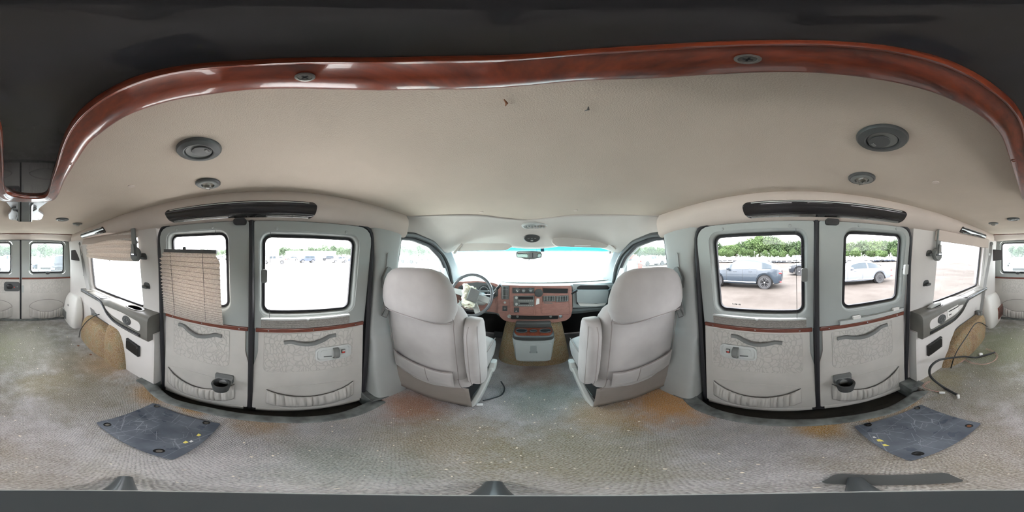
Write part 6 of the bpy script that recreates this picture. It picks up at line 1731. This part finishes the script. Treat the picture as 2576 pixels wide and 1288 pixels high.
# trees
def leafmat(name, a, b):
    t = NT(name); oi = t.n('ObjectInfo'); g = t.n('NewGeometry')
    c = t.ramp(t.noise(.8, 4, g.outputs['Position'], .7), [(.3, rgb(a)), (.7, rgb(b))])
    hs = t.n('HueSaturation'); t.l(c, hs.inputs['Color']); t.l(t.math('ADD', .75, t.math('MULTIPLY', oi.outputs['Random'], .5)), hs.inputs['Value'])
    d = t.bsdf(hs.outputs[0], .9, spec=.1); tl = t.n('BsdfTranslucent'); t.l(hs.outputs[0], tl.inputs['Color'])
    m = t.n('MixShader', Fac=.3); t.l(d.outputs[0], m.inputs[1]); t.l(tl.outputs[0], m.inputs[2]); return t.done(m)
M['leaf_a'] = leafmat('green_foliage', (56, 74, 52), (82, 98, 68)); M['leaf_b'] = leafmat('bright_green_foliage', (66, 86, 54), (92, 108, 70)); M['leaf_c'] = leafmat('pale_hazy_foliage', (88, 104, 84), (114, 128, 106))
M['bark'] = mat('tree_bark', (84, 72, 60), .9)
def tree_proto(m, seed, conic=False):
    rn = random.Random(seed)
    r = thing('tree', 'x', 'tree', (0, 0, 0), 'y')
    cr = MB(); lumps = [(rn.uniform(-.22, .22), rn.uniform(-.22, .22), rn.uniform(.30, .80), rn.uniform(.16, .30)) for _ in range(9)] + [(0, 0, .55, .33), (0, 0, .80, .19)]
    if conic: lumps = [(rn.uniform(-.05, .05), rn.uniform(-.05, .05), .2 + .07 * k, .26 - .022 * k) for k in range(11)]
    for lx, ly, lz, lr in lumps:
        for _ in range(210):
            v = Vector((rn.gauss(0, 1), rn.gauss(0, 1), rn.gauss(0, 1))).normalized(); p = Vector((lx, ly, lz)) + v * lr * rn.uniform(.72, 1.04)
            if p.z < .08: continue
            n = (v + Vector((rn.gauss(0, .5), rn.gauss(0, .5), rn.gauss(0, .5)))).normalized(); a = n.orthogonal().normalized(); b = n.cross(a); q = rn.uniform(.018, .040)
            a = a * q; b = b * q * rn.uniform(.5, 1)
            cr.add([p + a, p + b, p - a, p - b], [(0, 1, 2, 3)])
    part('crown', cr, M[m], r, flat=True)
    part('trunk', MB().tube([(0, 0, 0), (.01, 0, .3), (-.01, .01, .6)], [.035, .025, .01], 8), M['bark'], r)
    return r
tp = {'a': [tree_proto('leaf_a', 1), tree_proto('leaf_a', 2)], 'b': [tree_proto('leaf_b', 3), tree_proto('leaf_b', 4)], 'c': [tree_proto('leaf_c', 5), tree_proto('leaf_c', 6)]}
CH = {}
for o in C.objects:
    if o.parent: CH.setdefault(o.parent.name, []).append(o)
def put_tree(k, px, d, h, reg):
    p = tp[k][rnd.randrange(2)]
    o = p if p.name not in used else copy_tree(p)
    used.add(p.name)
    kn = {'a': 'dark green', 'b': 'bright green', 'c': 'pale hazy green'}[k]
    o['label'] = '%s leafy tree %s' % (kn, reg); o['group'] = '%s trees %s' % (kn, reg)
    x, y, a = polar(px, d)
    place(o, x, y, rnd.uniform(0, 6), sc=h)
def hgt_at(py, d): return d * tan((644 - py) / 1288 * pi) - GZ
sky = [(1560, 628), (1600, 622), (1640, 610), (1662, 618), (1690, 626), (1780, 604), (1800, 600), (1830, 612), (1860, 604), (1880, 596), (1905, 590), (1930, 583), (1955, 586), (1970, 600), (2000, 602), (2050, 600), (2110, 605), (2140, 606), (2165, 600), (2195, 595), (2220, 600), (2245, 602), (2262, 596), (2300, 602)]
def sky_at(px):
    for a, b in zip(sky, sky[1:]):
        if a[0] <= px <= b[0]: return a[1] + (b[1] - a[1]) * (px - a[0]) / (b[0] - a[0])
    return 604
px = 1552
while px < 2320:
    d = rnd.uniform(66, 76); h = hgt_at(sky_at(px) + rnd.uniform(0, 9), d)
    put_tree('a' if rnd.random() < .5 else 'b', px, d, max(6, h), 'in the tree line right of the van'); px += rnd.uniform(9, 15)
for px in range(1790, 2290, 26):
    d = rnd.uniform(56, 60); put_tree('b', px + rnd.uniform(-8, 8), d, hgt_at(rnd.uniform(622, 632), d), 'low in front of the tree line right of the van')
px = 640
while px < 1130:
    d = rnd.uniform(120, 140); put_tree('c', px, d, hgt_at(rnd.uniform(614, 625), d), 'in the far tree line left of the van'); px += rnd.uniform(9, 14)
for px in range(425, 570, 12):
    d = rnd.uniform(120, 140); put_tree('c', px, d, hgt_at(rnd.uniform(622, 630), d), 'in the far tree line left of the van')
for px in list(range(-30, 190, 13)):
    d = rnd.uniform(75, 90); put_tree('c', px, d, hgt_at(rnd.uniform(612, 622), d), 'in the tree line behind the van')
for i, (px, d, top) in enumerate(((1898, 62, 632), (2156, 66, 636), (2167, 66, 636), (1585, 60, 632))):
    h = hgt_at(top, d); r = thing('utility_pole', ('pale pole with a lamp in front of the trees, above the grey hatchback', 'left one of two slim poles above the silver sedan', 'right one of two slim poles above the silver sedan', 'slim pole beyond the passenger window')[i], 'pole', (0, 0, 0))
    part('pole_shaft', MB().tube([(0, 0, 0), (0, 0, h)], [.14, .10], 8), M['white'], r); part('pole_head', MB().box((0, 0, h - .3), (.5, .25, .4)), M['white'], r); x, y, a = polar(px, d); place(r, x, y, a)

# the roof and floor pan of the van, so daylight only enters through the glass
sh_ = MB()
sh_.prism([(-1.0, YB - .10), (1.0, YB - .10), (1.0, 1.0), (.90, 1.5), (-.90, 1.5), (-1.0, 1.0)], [], lambda u, v, d: Vector((u, v, 1.40 + d)), 0, .03)
sh_.prism([(-1.0, YB - .10), (1.0, YB - .10), (1.0, 2.15), (-1.0, 2.15)], [], lambda u, v, d: Vector((u, v, -.20 + d)), 0, -.03)
for s in (-1, 1):
    sh_.box((s * .98, (YB + 2.15) / 2, .18), (.04, 4.7, .80))
    sh_.box((s * .90, (YB + 1.3) / 2, 1.33), (.22, 3.8, .16))
sh_.box((0, YB - .09, 1.33), (1.9, .04, .16)); sh_.box((0, YB - .09, .25), (1.9, .04, .95))
sh_.box((0, 2.14, .25), (1.9, .04, .95))
for s in (-1, 1):
    d0, d1 = DOOR[s]; m = -.118 if s < 0 else -.130
    for y, w in ((d0 - .03, .10), (m, .07), (d1 + .045, .14), (.66, .10)):
        sh_.loft([[Vector((s * wx(z, .055 + o_), y + k * w / 2, z)) for k, o_ in ((-1, 0), (1, 0), (1, .03), (-1, .03))] for z in (-.15, .6, 1.30)])
    sh_.loft([[Vector((s * wx(z, .06 + o_), y, z)) for z, o_ in ((1.185, 0), (1.34, 0), (1.34, .03), (1.185, .03))] for y in (YB, .75)])
    sh_.box((s * .93, -.1, -.10), (.06, 1.4, .12))
struct('wall_outer', sh_, M['rubber'], 'dark inner face of the outer body of the van, roof and underside')
